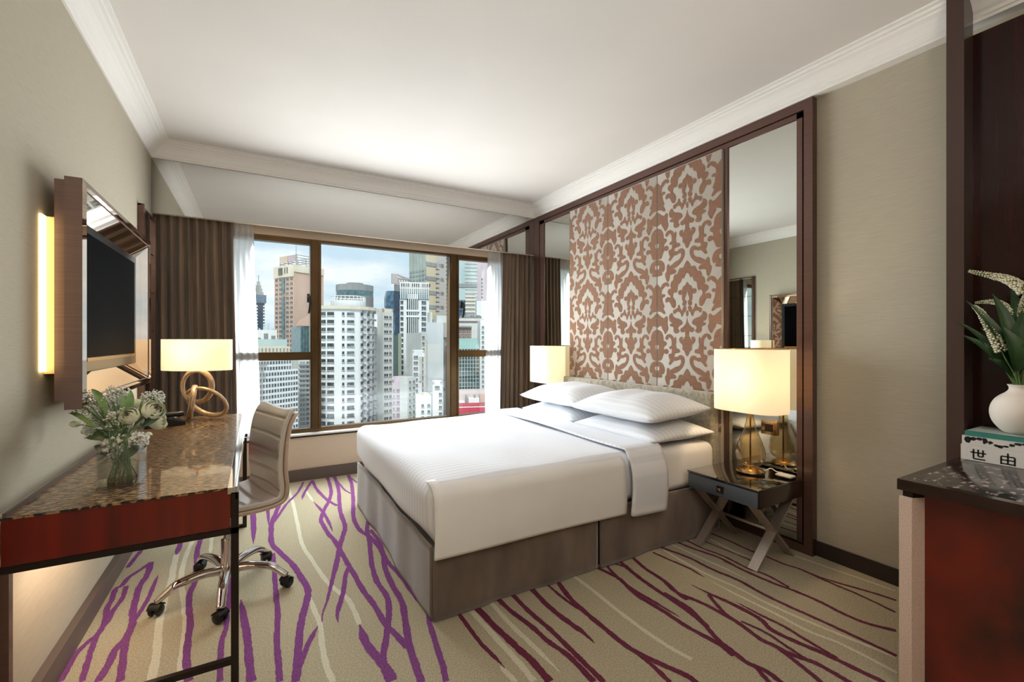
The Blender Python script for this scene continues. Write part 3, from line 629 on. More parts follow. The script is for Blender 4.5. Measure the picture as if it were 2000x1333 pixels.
_t.links.new(_l.outputs['Facing'], _m.inputs[0]); _t.links.new(_a.outputs[0], _m.inputs[1]); _t.links.new(_g.outputs[0], _m.inputs[2]); _t.links.new(_m.outputs[0], _o.inputs[0])
def night_table(loc, lb):
    t = thing('bedside_table', lb, 'bedside table', loc, 0, 'bedside tables')
    x, y = loc[0], loc[1]; X0, X1, Y0, Y1 = x-0.22, x+0.22, y-0.225, y+0.225
    obj('table_top', MB().rbox(X0-0.004, X1, Y0-0.004, Y1+0.004, 0.438, 0.450, 0.003, (4, 4, 4)), M_smoke, t)
    obj('drawer_case', MB().rbox(X0+0.004, X1-0.004, Y0, Y1, 0.345, 0.437, 0.004, (4, 4, 4)), M_darkwood, t)
    d = obj('drawer', MB().rbox(X0-0.004, X0+0.006, Y0+0.004, Y1-0.004, 0.349, 0.434, 0.003, (4, 4, 4)), M_gshag, t)
    XF[d.name] = XF[t.name]
    obj('pull', MB().box(X0-0.008, X0-0.003, y-0.022, y+0.022, 0.372, 0.412).rbox(X0-0.018, X0-0.006, y-0.010, y+0.010, 0.382, 0.402, 0.004, (4, 4, 4), 1), [M_bronzed, M_brass], d)
    for sy in (Y0+0.05, Y1-0.05):
        for s_ in (1, -1):
            xa, xb = (X0+0.03, X1-0.05) if s_ > 0 else (X1-0.05, X0+0.03)
            P = Matrix.Translation((0, sy, 0)) @ Matrix.Rotation(PI/2, 4, 'X')
            wv = 0.010
            obj('leg', MB().prism([(xa-wv, 0.0), (xa+wv, 0.0), (xb+wv, 0.345), (xb-wv, 0.345)], -0.027+0.001*s_, 0.027+0.001*s_, 0, P), M_steel, t)
    obj('stretcher', MB().tube([((X0+X1)/2-0.01, Y0+0.04, 0.172), ((X0+X1)/2-0.01, Y1-0.04, 0.172)], 0.009), M_steel, t)
    return t
NT = (3.255, 1.655, 0)
night_table(NT, 'low bedside table with smoked glass top, grey drawer and crossed metal legs')
night_table((3.255, 3.945, 0), 'bedside table hidden behind the window side of the bed')
def bed_lamp(loc, lb, en):
    t = thing('bedside_lamp', lb, 'lamp', loc, 0, 'matching bedside lamps')
    x, y, z = loc
    obj('lamp_foot', MB().lathe([(0.0005, 0), (0.080, 0), (0.082, 0.008), (0.072, 0.014), (0.068, 0.020), (0.052, 0.028), (0.036, 0.032), (0.0005, 0.034)], loc, 36), M_brass, t)
    prof = [(0.034, 0.034), (0.062, 0.050), (0.079, 0.075), (0.085, 0.108), (0.078, 0.148), (0.061, 0.195), (0.042, 0.245), (0.027, 0.295), (0.019, 0.34), (0.015, 0.375)]
    obj('glass_body', MB().grid(36, 30, lambda a, b: (lambda r: (x+r[0]*math.cos(2*PI*a), y+r[0]*math.sin(2*PI*a), z+r[1]))((lambda k: (prof[int(k)][0]+(prof[min(int(k)+1, 9)][0]-prof[int(k)][0])*(k-int(k)), prof[int(k)][1]+(prof[min(int(k)+1, 9)][1]-prof[int(k)][1])*(k-int(k))))(b*9)), cu=True), M_amber, t)
    obj('stem', MB().tube([(x, y, z+0.03), (x, y, z+0.52)], 0.005).lathe([(0.016, 0.37), (0.018, 0.385), (0.012, 0.40)], loc, 20), M_brass, t)
    zs0, zs1, rx, ry = 0.375, 0.750, 0.135, 0.205
    def sf(a, b):
        c, s_ = math.cos(2*PI*a), math.sin(2*PI*a); n_ = 3.2
        k = (abs(c)**n_+abs(s_)**n_)**(-1/n_)
        return (x+rx*k*c, y+ry*k*s_, z+zs0+(zs1-zs0)*b)
    obj('lamp_shade', MB().grid(72, 8, sf, cu=True), M_shade, t)
    obj('shade_ring', MB().tube([(x+rx*0.98*math.cos(2*PI*k/40)*(abs(math.cos(2*PI*k/40))**3.2+abs(math.sin(2*PI*k/40))**3.2)**(-1/3.2), y+ry*0.98*math.sin(2*PI*k/40)*(abs(math.cos(2*PI*k/40))**3.2+abs(math.sin(2*PI*k/40))**3.2)**(-1/3.2), z+zs1) for k in range(40)], 0.0025, 6, closed=True), M_brass, t)
    obj('bulb', MB().lathe([(0.0005, 0.60), (0.02, 0.592), (0.03, 0.57), (0.026, 0.545), (0.014, 0.52), (0.0005, 0.515)], loc, 20), M_bulb, t)
    l = lamp('bedside_lamp_light', 'POINT', (0, 0, 0.565), en, WARM, shadow_soft_size=0.035); l.parent = t
M_bulb = mat('lit_bulb', (255,240,210), 0.4, emit=(255,225,170), estr=3)
bed_lamp((3.335, 1.665, 0.450), 'tall cream shade lamp on amber glass base, on the nearer bedside table', 26)
bed_lamp((3.335, 3.87, 0.450), 'cream shade lamp beyond the bed near the window curtain', 16)
# lamp cable, socket plate and small things on the table
M_cab = mat('cable_plastic', (226,220,205), 0.4)
setp(obj('lamp_cable', MB().tube(smooth([(3.392, 1.650, 0.4545), (3.425, 1.625, 0.4545), (3.44, 1.60, 0.47), (3.455, 1.575, 0.4545), (3.465, 1.545, 0.4545)], 8), 0.0035, 8), M_cab), 'pale lamp cable looping behind the amber glass lamp', 'cable')
setp(obj('remote_control', MB().rbox(3.385, 3.445, 1.455, 1.545, 0.4505, 0.463, 0.005, (6, 6, 4)), mat('pale_pad', (206,200,190), 0.5)), 'small pale handset lying behind the amber glass lamp', 'remote control')
sk = thing('socket_plate', 'square bronze wall socket on the mirror behind the amber glass lamp', 'socket', (XP+0.012, 1.648, 0.705))
obj('plate', MB().rbox(XP-0.002, XP+0.012, 1.598, 1.698, 0.662, 0.748, 0.003, (4, 4, 4)), M_brass, sk)
obj('socket_face', MB().box(XP-0.004, XP-0.001, 1.622, 1.672, 0.682, 0.728), M_bronzed, sk)

# ---------------------------------------------------------------- desk
M_led2 = mat('warm_strip', (255,220,170), 0.5, emit=(255,200,130), estr=3)
M_shell = mat('mosaic_shell_top', (158,122,82), 0.35, col2=(38,25,17), nscale=(38, 100, 40), npos=(0.45, 0.51), detail=2.5, coat=0.5, spec=0.3)
DY0, DY1, DXA, DXB, DZ = 1.90, 3.80, 0.044, 0.65, 0.725
dk = thing('writing_desk', 'red lacquered writing desk with speckled mosaic top and dark metal frame', 'desk', (0.35, 2.85, 0))
obj('desk_top', MB().box(DXA, DXB-0.034, DY0, DY1, 0.717, 0.7250), M_shell, dk)
obj('edge_strip', MB().box(DXB-0.034, DXB-0.012, DY0, DY1, 0.700, 0.7226).box(DXB-0.010, DXB-0.004, DY0, DY1, 0.68, 0.7250), M_chrome, dk)
obj('back_strip', MB().box(0.052, 0.060, DY0, DY1, DZ, 0.738), M_base, dk)
obj('apron', MB().box(DXA+0.004, DXB-0.026, DY0+0.003, DY0+0.022, 0.578, 0.7165).box(DXA+0.004, DXB-0.06, DY0+0.022, DY1-0.005, 0.60, 0.7045), M_redwood, dk)
obj('desk_drawer', MB().box(DXB-0.058, DXB-0.020, DY0+0.04, 2.78, 0.60, 0.70), M_redwood, dk)
obj('desk_drawer', MB().box(DXB-0.058, DXB-0.020, 2.80, DY1-0.03, 0.60, 0.70), M_redwood, dk)
for ry in (DY0, DY1-0.028): obj('lower_rail', MB().box(DXA, DXB, ry, ry+0.028, 0.556, 0.577), M_bronzed, dk)
for lx in (DXA-0.002, DXB-0.024):
    obj('leg', MB().box(lx, lx+0.024, DY0, DY0+0.026, 0, 0.556 if lx < 0.3 else 0.704), M_bronzed if lx > 0.3 else M_bronze, dk)
    obj('leg', MB().box(lx, lx+0.024, 3.50, 3.526, 0, 0.60), M_bronzed, dk)
obj('floor_rail', MB().box(DXA+0.02, DXB-0.024, DY0+0.004, DY0+0.024, 0.083, 0.104), M_bronzed, dk)
obj('floor_rail', MB().box(DXA+0.02, DXB-0.024, 3.503, 3.523, 0.0, 0.02), M_bronzed, dk)

obj('under_light', MB().box(0.20, 0.22, 2.05, 2.75, 0.592, 0.600), M_led2, dk)
ul = lamp('under_desk_light', 'AREA', (-0.14, -0.5, 0.54), 2.4, (1.0, 0.76, 0.56), (0, math.radians(28), 0), shape='RECTANGLE', size=0.03, size_y=0.7); ul.parent = dk
# desk lamp of interlocked rings
M_knot = mat('gilt_wood', (206,176,142), 0.35, 0.5, col2=(182,150,116), nscale=(120, 120, 20))
LX, LY = 0.365, 3.62
dl2 = thing('desk_lamp', 'desk lamp with wide oval cream shade on interlocked golden rings', 'lamp', (LX, LY, DZ))
def ring(c, ra, rb, M, r1=0.017, r2=0.011):
    pts = [Vector(c)+M @ Vector((ra*math.cos(2*PI*k/48), 0, rb*math.sin(2*PI*k/48))) for k in range(48)]
    return MB().tube(pts, [r1]*48, 10, 0, True, sx=0.7)
Rz = lambda a: Matrix.Rotation(math.radians(a), 3, 'Z'); Ry_ = lambda a: Matrix.Rotation(math.radians(a), 3, 'Y'); Rx_ = lambda a: Matrix.Rotation(math.radians(a), 3, 'X')
obj('ring', ring((LX, LY, DZ+0.225), 0.098, 0.104, Rz(-30)), M_knot, dl2)
obj('ring', ring((LX+0.055, LY-0.01, DZ+0.119), 0.135, 0.10, Rz(-30) @ Ry_(14) @ Rx_(24)), M_knot, dl2)
obj('ring', ring((LX-0.03, LY+0.015, DZ+0.12), 0.10, 0.105, Rz(-85) @ Rx_(-8)), M_knot, dl2)
obj('lamp_stem', MB().tube([(LX, LY, DZ+0.33), (LX, LY, DZ+0.44)], 0.006), M_brass, dl2)
def sf2(a, b):
    p = Rz(-30) @ Vector((0.222*math.cos(2*PI*a), 0.125*math.sin(2*PI*a), 0)); return (LX+p.x, LY+p.y, 1.058+0.203*b)
obj('lamp_shade', MB().grid(64, 6, sf2, cu=True), M_shade, dl2)
obj('bulb', MB().lathe([(0.0005, 0.475), (0.02, 0.468), (0.026, 0.45), (0.014, 0.425), (0.0005, 0.42)], (LX, LY, DZ), 16), M_bulb, dl2)
l = lamp('desk_lamp_light', 'POINT', (0, 0, 0.44), 13, WARM, shadow_soft_size=0.03); l.parent = dl2

# telephone
ph = thing('telephone', 'black desk telephone beside the flowers and the ring lamp', 'telephone', (0.20, 3.50, DZ), 0.3)
PM = Matrix.Translation((0.20, 3.50, DZ)) @ Matrix.Rotation(0.3, 4, 'Z')
obj('base', MB().prism([(-0.10, 0.0), (0.10, 0.0), (0.10, 0.022), (-0.08, 0.062), (-0.10, 0.055)], -0.085, 0.085, 0, PM @ Matrix.Rotation(PI/2, 4, 'X')), M_black, ph)
mb = MB()
for i in range(4):
    for j in range(3): mb.rbox(-0.035+i*0.03, -0.015+i*0.03, -0.005+j*0.026, 0.013+j*0.026, 0.040-i*0.006, 0.060-i*0.006, 0.003, (4, 4, 4), M=PM)
obj('keypad', mb, mat('phone_keys', (96,94,92), 0.4), ph)
obj('handset', MB().rbox(-0.10, 0.10, -0.08, -0.035, 0.055, 0.085, 0.014, (10, 6, 6), M=PM), M_black, ph)

# ---------------------------------------------------------------- television
M_tvm = mat('bronze_mirror_glass', (226,206,190), 0.015, 1.0)
M_tvs = mat('bronze_side_panel', (132,108,100), 0.42, 0.2, col2=(122,98,90), nscale=(4, 4, 500))
TY0, TY1, TZ0, TZ1 = 2.352, 3.648, 0.984, 1.887
tv = thing('framed_television', 'wide black television on the left wall with mirrored bronze surround and warm edge glow', 'television', (0, 3.0, 1.41))
M_led = mat('led_strip', (255,236,180), 0.5, emit=(255,226,156), estr=6)
obj('mount_box', MB().box(0.0, 0.031, TY0+0.020, TY1-0.12, TZ0+0.14, TZ1-0.16), mat('mount_paint', (214,190,140), 0.7), tv)
obj('rear_tray', MB().box(0.032, 0.063, TY0+0.012, TY1-0.03, TZ0+0.035, TZ1-0.012), M_tvs, tv)
obj('frame_body', MB().box(0.063, 0.115, TY0, TY0+0.04, TZ0, TZ1).box(0.063, 0.115, TY1-0.04, TY1, TZ0, TZ1).box(0.063, 0.115, TY0+0.04, TY1-0.04, TZ1-0.04, TZ1).box(0.063, 0.115, TY0+0.04, TY1-0.04, TZ0, TZ0+0.04), M_tvs, tv)
def rectring(y0, y1, z0, z1, x): return [(x, y0, z0), (x, y1, z0), (x, y1, z1), (x, y0, z1)]
OY0, OY1, OZ0, OZ1 = 2.565, 3.510, 1.117, 1.754
def facet(A, B): return MB().add(A+B, [(k, (k+1) % 4, 4+(k+1) % 4, 4+k) for k in range(4)])
A = rectring(TY0, TY1, TZ0, TZ1, 0.1155); B = rectring(TY0+0.025, TY1-0.025, TZ0+0.025, TZ1-0.025, 0.1225)
Cc = rectring(TY0+0.040, TY1-0.040, TZ0+0.040, TZ1-0.040, 0.111); D = rectring(OY0, OY1, OZ0, OZ1, 0.0635)
obj('bevelled_mirror', facet(A, B), M_tvm, tv); obj('bevelled_mirror', facet(B, Cc), M_tvm, tv); obj('bevelled_mirror', facet(Cc, D), M_tvm, tv)
obj('bezel', MB().box(0.0632, 0.068, OY0, OY1, OZ0, OZ1), mat('gloss_black', (10,10,11), 0.2, coat=0.1), tv)
obj('screen', MB().box(0.0682, 0.0690, OY0+0.035, OY1-0.04, OZ0+0.060, OZ1-0.035), mat('screen_glass', (3,3,4), 0.6, spec=0.03), tv)
obj('bezel_trim', MB().box(0.0681, 0.0705, OY0+0.035, OY1-0.04, OZ0+0.044, OZ0+0.058), M_brass, tv)
for a in ((0.001, 0.008, TY0-0.022, TY0+0.018, TZ0+0.15, TZ1-0.16), (0.001, 0.006, TY1-0.119, TY1-0.08, TZ0+0.15, TZ1-0.16), (0.001, 0.006, TY0+0.2, TY1-0.2, TZ1-0.10, TZ1-0.08), (0.001, 0.006, TY0+0.2, TY1-0.2, TZ0+0.08, TZ0+0.10)): obj('light_strip', MB().box(*a), M_led, tv)

# ---------------------------------------------------------------- office chair
M_leath = mat('silver_leather', (214,206,196), 0.34, 0.25)
M_shellc = mat('chair_shell', (206,182,164), 0.38, 0.3)
ch = thing('office_chair', 'silver leather swivel chair with ribbed back on a chrome five star base', 'chair', (0.580, 2.655, 0), math.radians(198))
CM = XF[ch.name]
prof = [(-0.262, 0.872), (-0.245, 0.86), (-0.222, 0.80), (-0.208, 0.70), (-0.205, 0.60), (-0.212, 0.52), (-0.205, 0.465), (-0.17, 0.437), (-0.10, 0.428), (0.02, 0.432), (0.14, 0.440), (0.20, 0.438), (0.235, 0.42)]
PP = smooth([(a, 0, b) for a, b in prof], 14)
def sweep(P, half, th, rib=0.0, round_=0.3, off=0.0, mi=0):
    n = len(P); ln = [0]
    for i in range(n-1): ln.append(ln[-1]+(P[i+1]-P[i]).length)
    def fn(u, v):
        i = min(int(round(u*(n-1))), n-1); T = (P[min(i+1, n-1)]-P[max(i-1, 0)]).normalized(); Nn = Vector((-T.z, 0, T.x)); Nn = -Nn if False else Nn
        a = 2*PI*v; c, s_ = math.cos(a), math.sin(a); e = 4.5
        k = (abs(c)**e+abs(s_)**e)**(-1/e)
        yy = half*k*c; hh = th/2*k*s_
        endt = min(1, (min(ln[i], ln[-1]-ln[i])/0.03+0.02)) if min(ln[i], ln[-1]-ln[i]) < 0.03 else 1
        endt = math.sqrt(max(0.0, 1-(1-endt)**2))
        yy *= (0.93+0.07*endt); hh *= max(0.05, endt)
        if rib and s_ > 0.2: 
            q = (ln[i] % 0.085)/0.085; hh -= rib*math.exp(-((q-0.5)/0.045)**2)*(abs(k*c) < 0.96)
        curve = 0.020*(k*c)**2 if rib else 0.020*(k*c)**2
        p = P[i]+Nn*(hh+off+curve)
        return (p.x, yy, p.z)
    return fn
mb = MB().grid(len(PP), 44, sweep(PP, 0.222, 0.030, 0, off=-0.012), cv=True); mb.v = [tuple(CM @ Vector(p)) for p in mb.v]
sgn = -1
obj('shell', mb, M_shellc, ch)
mb = MB().grid(len(PP), 60, sweep(PP, 0.215, 0.042, 0.014, off=0.012), cv=True); mb.v = [tuple(CM @ Vector(p)) for p in mb.v]
obj('cushion', mb, M_leath, ch)
def loc(mbx): mbx.v = [tuple(CM @ Vector(p)) for p in mbx.v]; return mbx
obj('column', loc(MB().cyl(0, 0, 0.10, 0.26, 0.028).cyl(0, 0, 0.26, 0.40, 0.016).cyl(0, 0, 0.075, 0.125, 0.036).rbox(-0.09, 0.09, -0.06, 0.06, 0.385, 0.41, 0.01, (6, 6, 4))), M_chrome, ch)
CH0 = Vector((0.580, 2.655, 0))
for cx, cy in ((0.309, 2.576), (0.566, 2.373), (0.84, 2.55), (0.754, 2.892), (0.438, 2.959)):
    d = Vector((cx, cy, 0))-CH0; d.z = 0
    tip = CH0+d.normalized()*min(d.length, 0.33); dn = d.normalized()
    pts = smooth([CH0+dn*0.02+Vector((0, 0, 0.108)), CH0+dn*0.10+Vector((0, 0, 0.120)), CH0+dn*0.20+Vector((0, 0, 0.112)), CH0+dn*(min(d.length, 0.33)-0.04)+Vector((0, 0, 0.088)), tip+Vector((0, 0, 0.058))], 5)
    lg = obj('base_arm', MB().tube(pts, [0.022-0.008*i/len(pts) for i in range(len(pts))], 12, sx=1.15), M_chrome, ch)
    XF[lg.name] = CM
    W = Matrix.Translation(tip+Vector((0, 0, 0.027))) @ Matrix.Rotation(math.atan2(dn.y, dn.x)+0.9, 4, 'Z') @ Matrix.Rotation(PI/2, 4, 'X')
    mb = MB()
    for s_ in (-1, 1): mb.lathe([(0.0005, s_*0.006), (0.022, s_*0.006), (0.026, s_*0.011), (0.026, s_*0.019), (0.021, s_*0.024), (0.0005, s_*0.025)], seg=22, M=W)
    mb.lathe([(0.014, -0.006), (0.014, 0.006)], seg=12, M=W)
    def hood(a, b): 
        an = PI*(0.1+0.8*a); return tuple(W @ Vector((0.029*math.cos(an), 0.029*math.sin(an), (b-0.5)*0.05)))
    mb.grid(12, 4, hood)
    obj('caster', mb, M_black, lg)

# ---------------------------------------------------------------- cabinet, wardrobe on the right
M_marble = mat('dark_marble', (30,22,22), 0.18, col2=(168,146,142), nscale=(26, 48, 20), npos=(0.55, 0.66), detail=9, coat=0.1)
M_grain = mat('grained_metal', (216,192,178), 0.5, 0.1, col2=(186,162,148), nscale=(320, 320, 320), bump=0.5, bdist=0.002)
cb = thing('sideboard', 'dark red wooden sideboard with dark marble top in the right foreground', 'cabinet', (3.0, 0.1, 0))
KX, KY = 2.69, 0.71
obj('carcass', MB().box(KX+0.052, 3.465, -0.8, KY-0.02, 0.0, 0.722), mat('red_burl', (40,8,4), 0.3, col2=(128,27,11), nscale=(2.6, 2.6, 2.2), detail=5, npos=(0.38, 0.68), coat=0.15), cb)
obj('marble_top', MB().rbox(KX+0.035, 3.465, -0.8, KY-0.03, 0.742, 0.7605, 0.002, (4, 4, 4)), M_marble, cb)
obj('top_edging', MB().box(KX, 3.465, -0.8, KY, 0.722, 0.742).box(KX, KX+0.035, -0.8, KY, 0.742, 0.760).box(KX+0.035, 3.465, KY-0.03, KY, 0.742, 0.760), M_darkwood, cb)
P = [(2.664, 0.718), (2.690, 0.706), (2.742, 0.700), (2.742, 0.680)]
obj('corner_post', MB().prism([(KX+0.004, KY-0.004), (KX+0.053, KY-0.024), (KX+0.053, KY-0.06), (KX+0.004, KY-0.04)], 0.0, 0.700).prism([(KX+0.012, KY-0.012), (KX+0.053, KY-0.03), (KX+0.053, KY-0.06), (KX+0.012, KY-0.04)], 0.700, 0.7215, 1), [M_grain, M_bronzed], cb)
wd = thing('wardrobe', 'tall glossy dark red wardrobe behind the flower vase at the right edge', 'wardrobe', (3.4, 0.1, 0))
obj('carcass', MB().box(3.487, 3.547, -0.9, 0.774, 0.0, 2.607), M_darkwood, wd)
obj('door_panel', MB().box(3.469, 3.486, -0.9, 0.738, 0.762, 2.607), mat('gloss_mahogany', (50,10,7), 0.14, col2=(24,5,4), nscale=(30, 30, 1.5), coat=0.0, spec=0.35, npos=(0.3, 0.75)), wd)
setp(obj('bronze_post', MB().box(3.36, 3.468, 0.7165, 0.774, 0.0, ZT-0.001), mat('dark_bronze_post', (72,55,50), 0.25, 0.2)), 'full height bronze post standing between the right wall and the wardrobe', 'post')
# ---------------------------------------------------------------- books and vase on the sideboard
BKX, BKY = 2.98, 0.40
M_page = mat('book_pages', (232,226,214), 0.8)
def inkbook(name, lb, z0, z1, cov, x0, y1, extra=None, rot=0.0):
    t = thing(name, lb, 'book', (x0+0.12, y1-0.16, z0), 0, 'books under the white vase')
    X0, X1, Y0, Y1 = x0, x0+0.205, y1-0.42, y1
    obj('pages', MB().box(X0+0.003, X1-0.003, Y0+0.003, Y1-0.003, z0+0.002, z1-0.002), M_page, t)
    c = obj('cover', MB().box(X0, X1, Y0, Y1, z0, z0+0.002).box(X0, X1, Y0, Y1, z1-0.002, z1).box(X0-0.0015, X0, Y0, Y1, z0, z1), cov, t)
    if extra: extra(t, X0-0.0018, Y0, Y1, z0, z1)
    return t
M_ink = mat('ink', (24,22,24), 0.6); M_white = mat('white_card', (200,196,190), 0.6); M_teal = mat('teal_card', (52,118,108), 0.5)
def strokes2d(t, x, yc, zc, s, segs, wd=0.085):
    """brush strokes of one character on the spine, facing the room; unit square coordinates"""
    mb = MB()
    for (a, b, c, d) in segs:
        p = Vector((x, yc-a*s, zc+b*s)); q = Vector((x, yc-c*s, zc+d*s)); T = (q-p).normalized(); nn = Vector((0, -T.z, T.y))*wd*s*0.6
        mb.add([p+nn, p-nn, q-nn, q+nn], [(0, 1, 2, 3)])
    obj('spine_lettering', mb, M_ink, t)
CH_SHI = [(-.5, .15, .5, .15), (-.3, .45, -.3, -.4), (0, .45, 0, -.15), (.3, .45, .3, -.15), (0, -.15, .3, -.15), (-.3, -.4, .45, -.4)]
CH_TOU = [(0, .5, 0, -.4), (-.4, .2, .4, .2), (-.4, .2, -.4, -.5), (.4, .2, .4, -.5), (-.4, -.1, .4, -.1), (-.4, -.42, .4, -.42)]
CH_SAN = [(-.4, .4, .4, .4), (-.45, .1, .45, .1), (0, .4, 0, -.45), (-.3, -.2, .3, -.2), (-.45, -.45, .45, -.45)]
def low(t, x, Y0, Y1, z0, z1):
    for yc, chs in ((Y1-0.052, CH_SHI), (Y1-0.135, CH_TOU), (Y1-0.22, CH_SAN)): strokes2d(t, x, yc, (z0+z1)/2-0.004, 0.046, chs, 0.1)
def inkland(t, x, Y0, Y1, z0, z1):
    rnd = random.Random(5); mb = MB()
    for k in range(16):
        y = Y1-0.014-k*0.016-rnd.uniform(0, 0.006); zz = z0+(0.55+0.3*math.sin(k*0.8))*(z1-z0); h = rnd.uniform(0.004, 0.012)*(1.8 if k < 4 else 0.7)
        pts = [(y+rnd.uniform(.004, .010)*math.cos(a)*1.3, min(z1-0.001, max(z0+0.001, zz+h*math.sin(a)*rnd.uniform(.6, 1)))) for a in [2*PI*i/9 for i in range(9)]]
        mb.add([(x, a, b) for a, b in pts], [tuple(range(9))])
    obj('ink_landscape', mb, M_ink, t)
bz0 = 0.7605
inkbook('hardback_book', 'bottom book of the stack, black Chinese characters on its white spine', bz0+0.0, bz0+0.062, M_white, 3.256, 0.698, low)
inkbook('hardback_book', 'middle book of the stack, ink landscape on its white spine', bz0+0.0625, bz0+0.098, M_white, 3.258, 0.695, inkland)
def tl(t, x, Y0, Y1, z0, z1):
    mb = MB()
    for k in range(5): mb.box(x+0.02+k*0.035, x+0.036+k*0.035, Y0, Y1-0.002, z1, z1+0.0004)
    obj('cover_stripes', mb, mat('pale_stripe', (205,196,190), 0.5), t)
tb = inkbook('paperback_book', 'teal edged book with pale striped cover on top of the stack', bz0+0.0985, bz0+0.118, M_teal, 3.262, 0.688, tl)
VX, VY, VZ = 3.362, 0.553, bz0+0.1186
vs_ = thing('round_vase', 'round matt white vase standing on the stack of books', 'vase', (VX, VY, VZ))
vp = [(0.0005, 0), (0.034, 0), (0.052, 0.010), (0.070, 0.032), (0.077, 0.058), (0.072, 0.084), (0.056, 0.106), (0.040, 0.118), (0.033, 0.126), (0.033, 0.134), (0.040, 0.142), (0.036, 0.140), (0.030, 0.130), (0.030, 0.120)]
vpp = [(p.x*(1.12 if p.y < 0.1 else 1.12-0.2*min(1, (p.y-0.1)/0.04)), p.y*1.38) for p in smooth([(a, b, 0) for a, b in vp], 3)]
obj('vase_body', MB().lathe(vpp, (VX, VY, VZ), 48), mat('matt_porcelain', (222,212,202), 0.5), vs_)
M_leaf = mat('dark_green_leaf', (34,58,32), 0.4, col2=(54,84,46), nscale=(20, 20, 8))
M_leaf2 = mat('fresh_green_leaf', (92,124,62), 0.45, col2=(122,150,86), nscale=(30, 30, 30))
M_stem = mat('green_stem', (86,112,62), 0.5)
M_spike = mat('cream_floret', (226,220,196), 0.6, col2=(206,202,170), nscale=(200, 200, 200))
def leafmb(base, tip, wd, bend=0.3, fold=0.25, up=(0, 0, 1), n=12):
    b = Vector(base); t = Vector(tip); d = t-b; Lh = d.length; dn = d.normalized(); U = Vector(up); U = (U-dn*U.dot(dn)); U = U.normalized() if U.length > 1e-3 else Vector((1, 0, 0)); S = dn.cross(U)
    def fn(u, v):
        w_ = wd*math.sin(PI*min(1, u*0.96+0.03))**0.8*(1-0.35*u); q = 2*v-1
        p = b+dn*(u*Lh)+U*(bend*Lh*math.sin(PI*u)*0.5)+S*(q*w_/2)+U*(abs(q)*w_*fold)
        return tuple(p)
    return MB().grid(n, 5, fn)
top = Vector((VX, VY, VZ+0.185))
rnd = random.Random(11)
def pt(u, v, dx): k = ray(u, v); t = (VX+dx-CAMX)/k.x; return Vector((CAMX+t*k.x, t*k.y, CAMH+t*k.z))
lfl = ['long leaf reaching furthest left in the round white vase', 'pointed leaf under the lowest flower spike of the round white vase', 'broad leaf hanging low at the left over the white vase rim',
  'slender leaf between the two left flower spikes of the white vase', 'thin curled leaf tip at the far left of the white vase', 'broad dark leaf in the middle of the white vase bunch', 'large leaf at the right edge above the white vase',
  'tall leaf at the right edge behind the arching flower spike', 'low dark leaf cut by the right edge above the white vase', 'upright leaf just below the arching flower spike', 'short leaf half hidden behind the left flower spike of the white vase']
lfs = [((1880, 655), -0.03, 0.045), ((1887, 588), -0.05, 0.04), ((1930, 700), -0.05, 0.05), ((1938, 574), 0.02, 0.05), ((1868, 627), 0.0, 0.03), ((1960, 640), -0.06, 0.07), ((2000, 600), 0.03, 0.07), ((2030, 560), 0.06, 0.06), ((2040, 640), -0.03, 0.07), ((1975, 560), 0.08, 0.05), ((1915, 640), 0.05, 0.05)]
for k, ((u, v), dx, wd_) in enumerate(lfs):
    tp_ = pt(u, v, dx); b0 = top+Vector((rnd.uniform(-.012, .012), rnd.uniform(-.012, .012), -0.02))
    midp = b0.lerp(tp_, 0.45)+Vector((0, 0, 0.05)); side = (tp_-b0)
    t = thing('vase_leaf', lfl[k], 'leaf', tuple(b0), 0, 'leaves in the round white vase')
    obj('blade', leafmb(b0.lerp(midp, 0.5), tp_, wd_*1.1, 0.25, 0.22, (-0.6, -0.3, 0.8)), M_leaf, t); obj('stalk', MB().tube(smooth([b0, b0.lerp(midp, 0.3)+Vector((0, 0, 0.01)), b0.lerp(midp, 0.55)], 4), 0.0025, 6), M_stem, t)
spk = [([(2010, 640), (2003, 575), (1975, 550), (1942, 540), (1893, 530)], 0.0, 0.014, 'arching white flower spike bending left at the top of the round vase'),
       ([(1985, 740), (1958, 690), (1938, 650), (1915, 610), (1900, 598)], -0.04, 0.013, 'white flower spike drooping lowest and furthest left in the round vase'),
       ([(1990, 720), (1975, 630), (1962, 600), (1940, 590), (1905, 592)], 0.02, 0.011, 'short white flower spike between the leaves of the round vase'),
       ([(2000, 735), (1996, 660), (1994, 625), (2000, 590), (2006, 570)], 0.03, 0.012, 'upright white flower spike at the right edge of the round vase')]
for pts, dx, rr, lb in spk:
    t = thing('flower_spike', lb, 'flower', tuple(top), 0, 'white flower spikes in the round vase')
    P3 = [top+Vector((0, 0, -0.03))]+[pt(u, v, dx) for u, v in pts]; S = smooth(P3, 10)
    obj('stem', MB().tube(S, 0.0025, 6), M_stem, t)
    mb = MB(); n0 = int(len(S)*0.42); n1 = len(S)
    for i in range(n0, n1):
        fr_ = (i-n0)/max(1, n1-n0); R_ = 1.45*rr*(1-0.75*fr_**1.6)
        for j in range(7):
            a = 2*PI*j/7+i*0.45+rnd.uniform(-.2, .2); T = (S[min(i+1, n1-1)]-S[i-1]).normalized(); U = T.orthogonal().normalized(); B = T.cross(U)
            c = S[i]+(U*math.cos(a)+B*math.sin(a))*R_*0.85; q = R_*rnd.uniform(0.26, 0.44)
            mb.add([c+Vector(o_)*q for o_ in ((1,0,0),(-1,0,0),(0,1,0),(0,-1,0),(0,0,1),(0,0,-1))], [(0,2,4),(2,1,4),(1,3,4),(3,0,4),(2,0,5),(1,2,5),(3,1,5),(0,3,5)], 0, True)
    obj('florets', mb, M_spike, t)

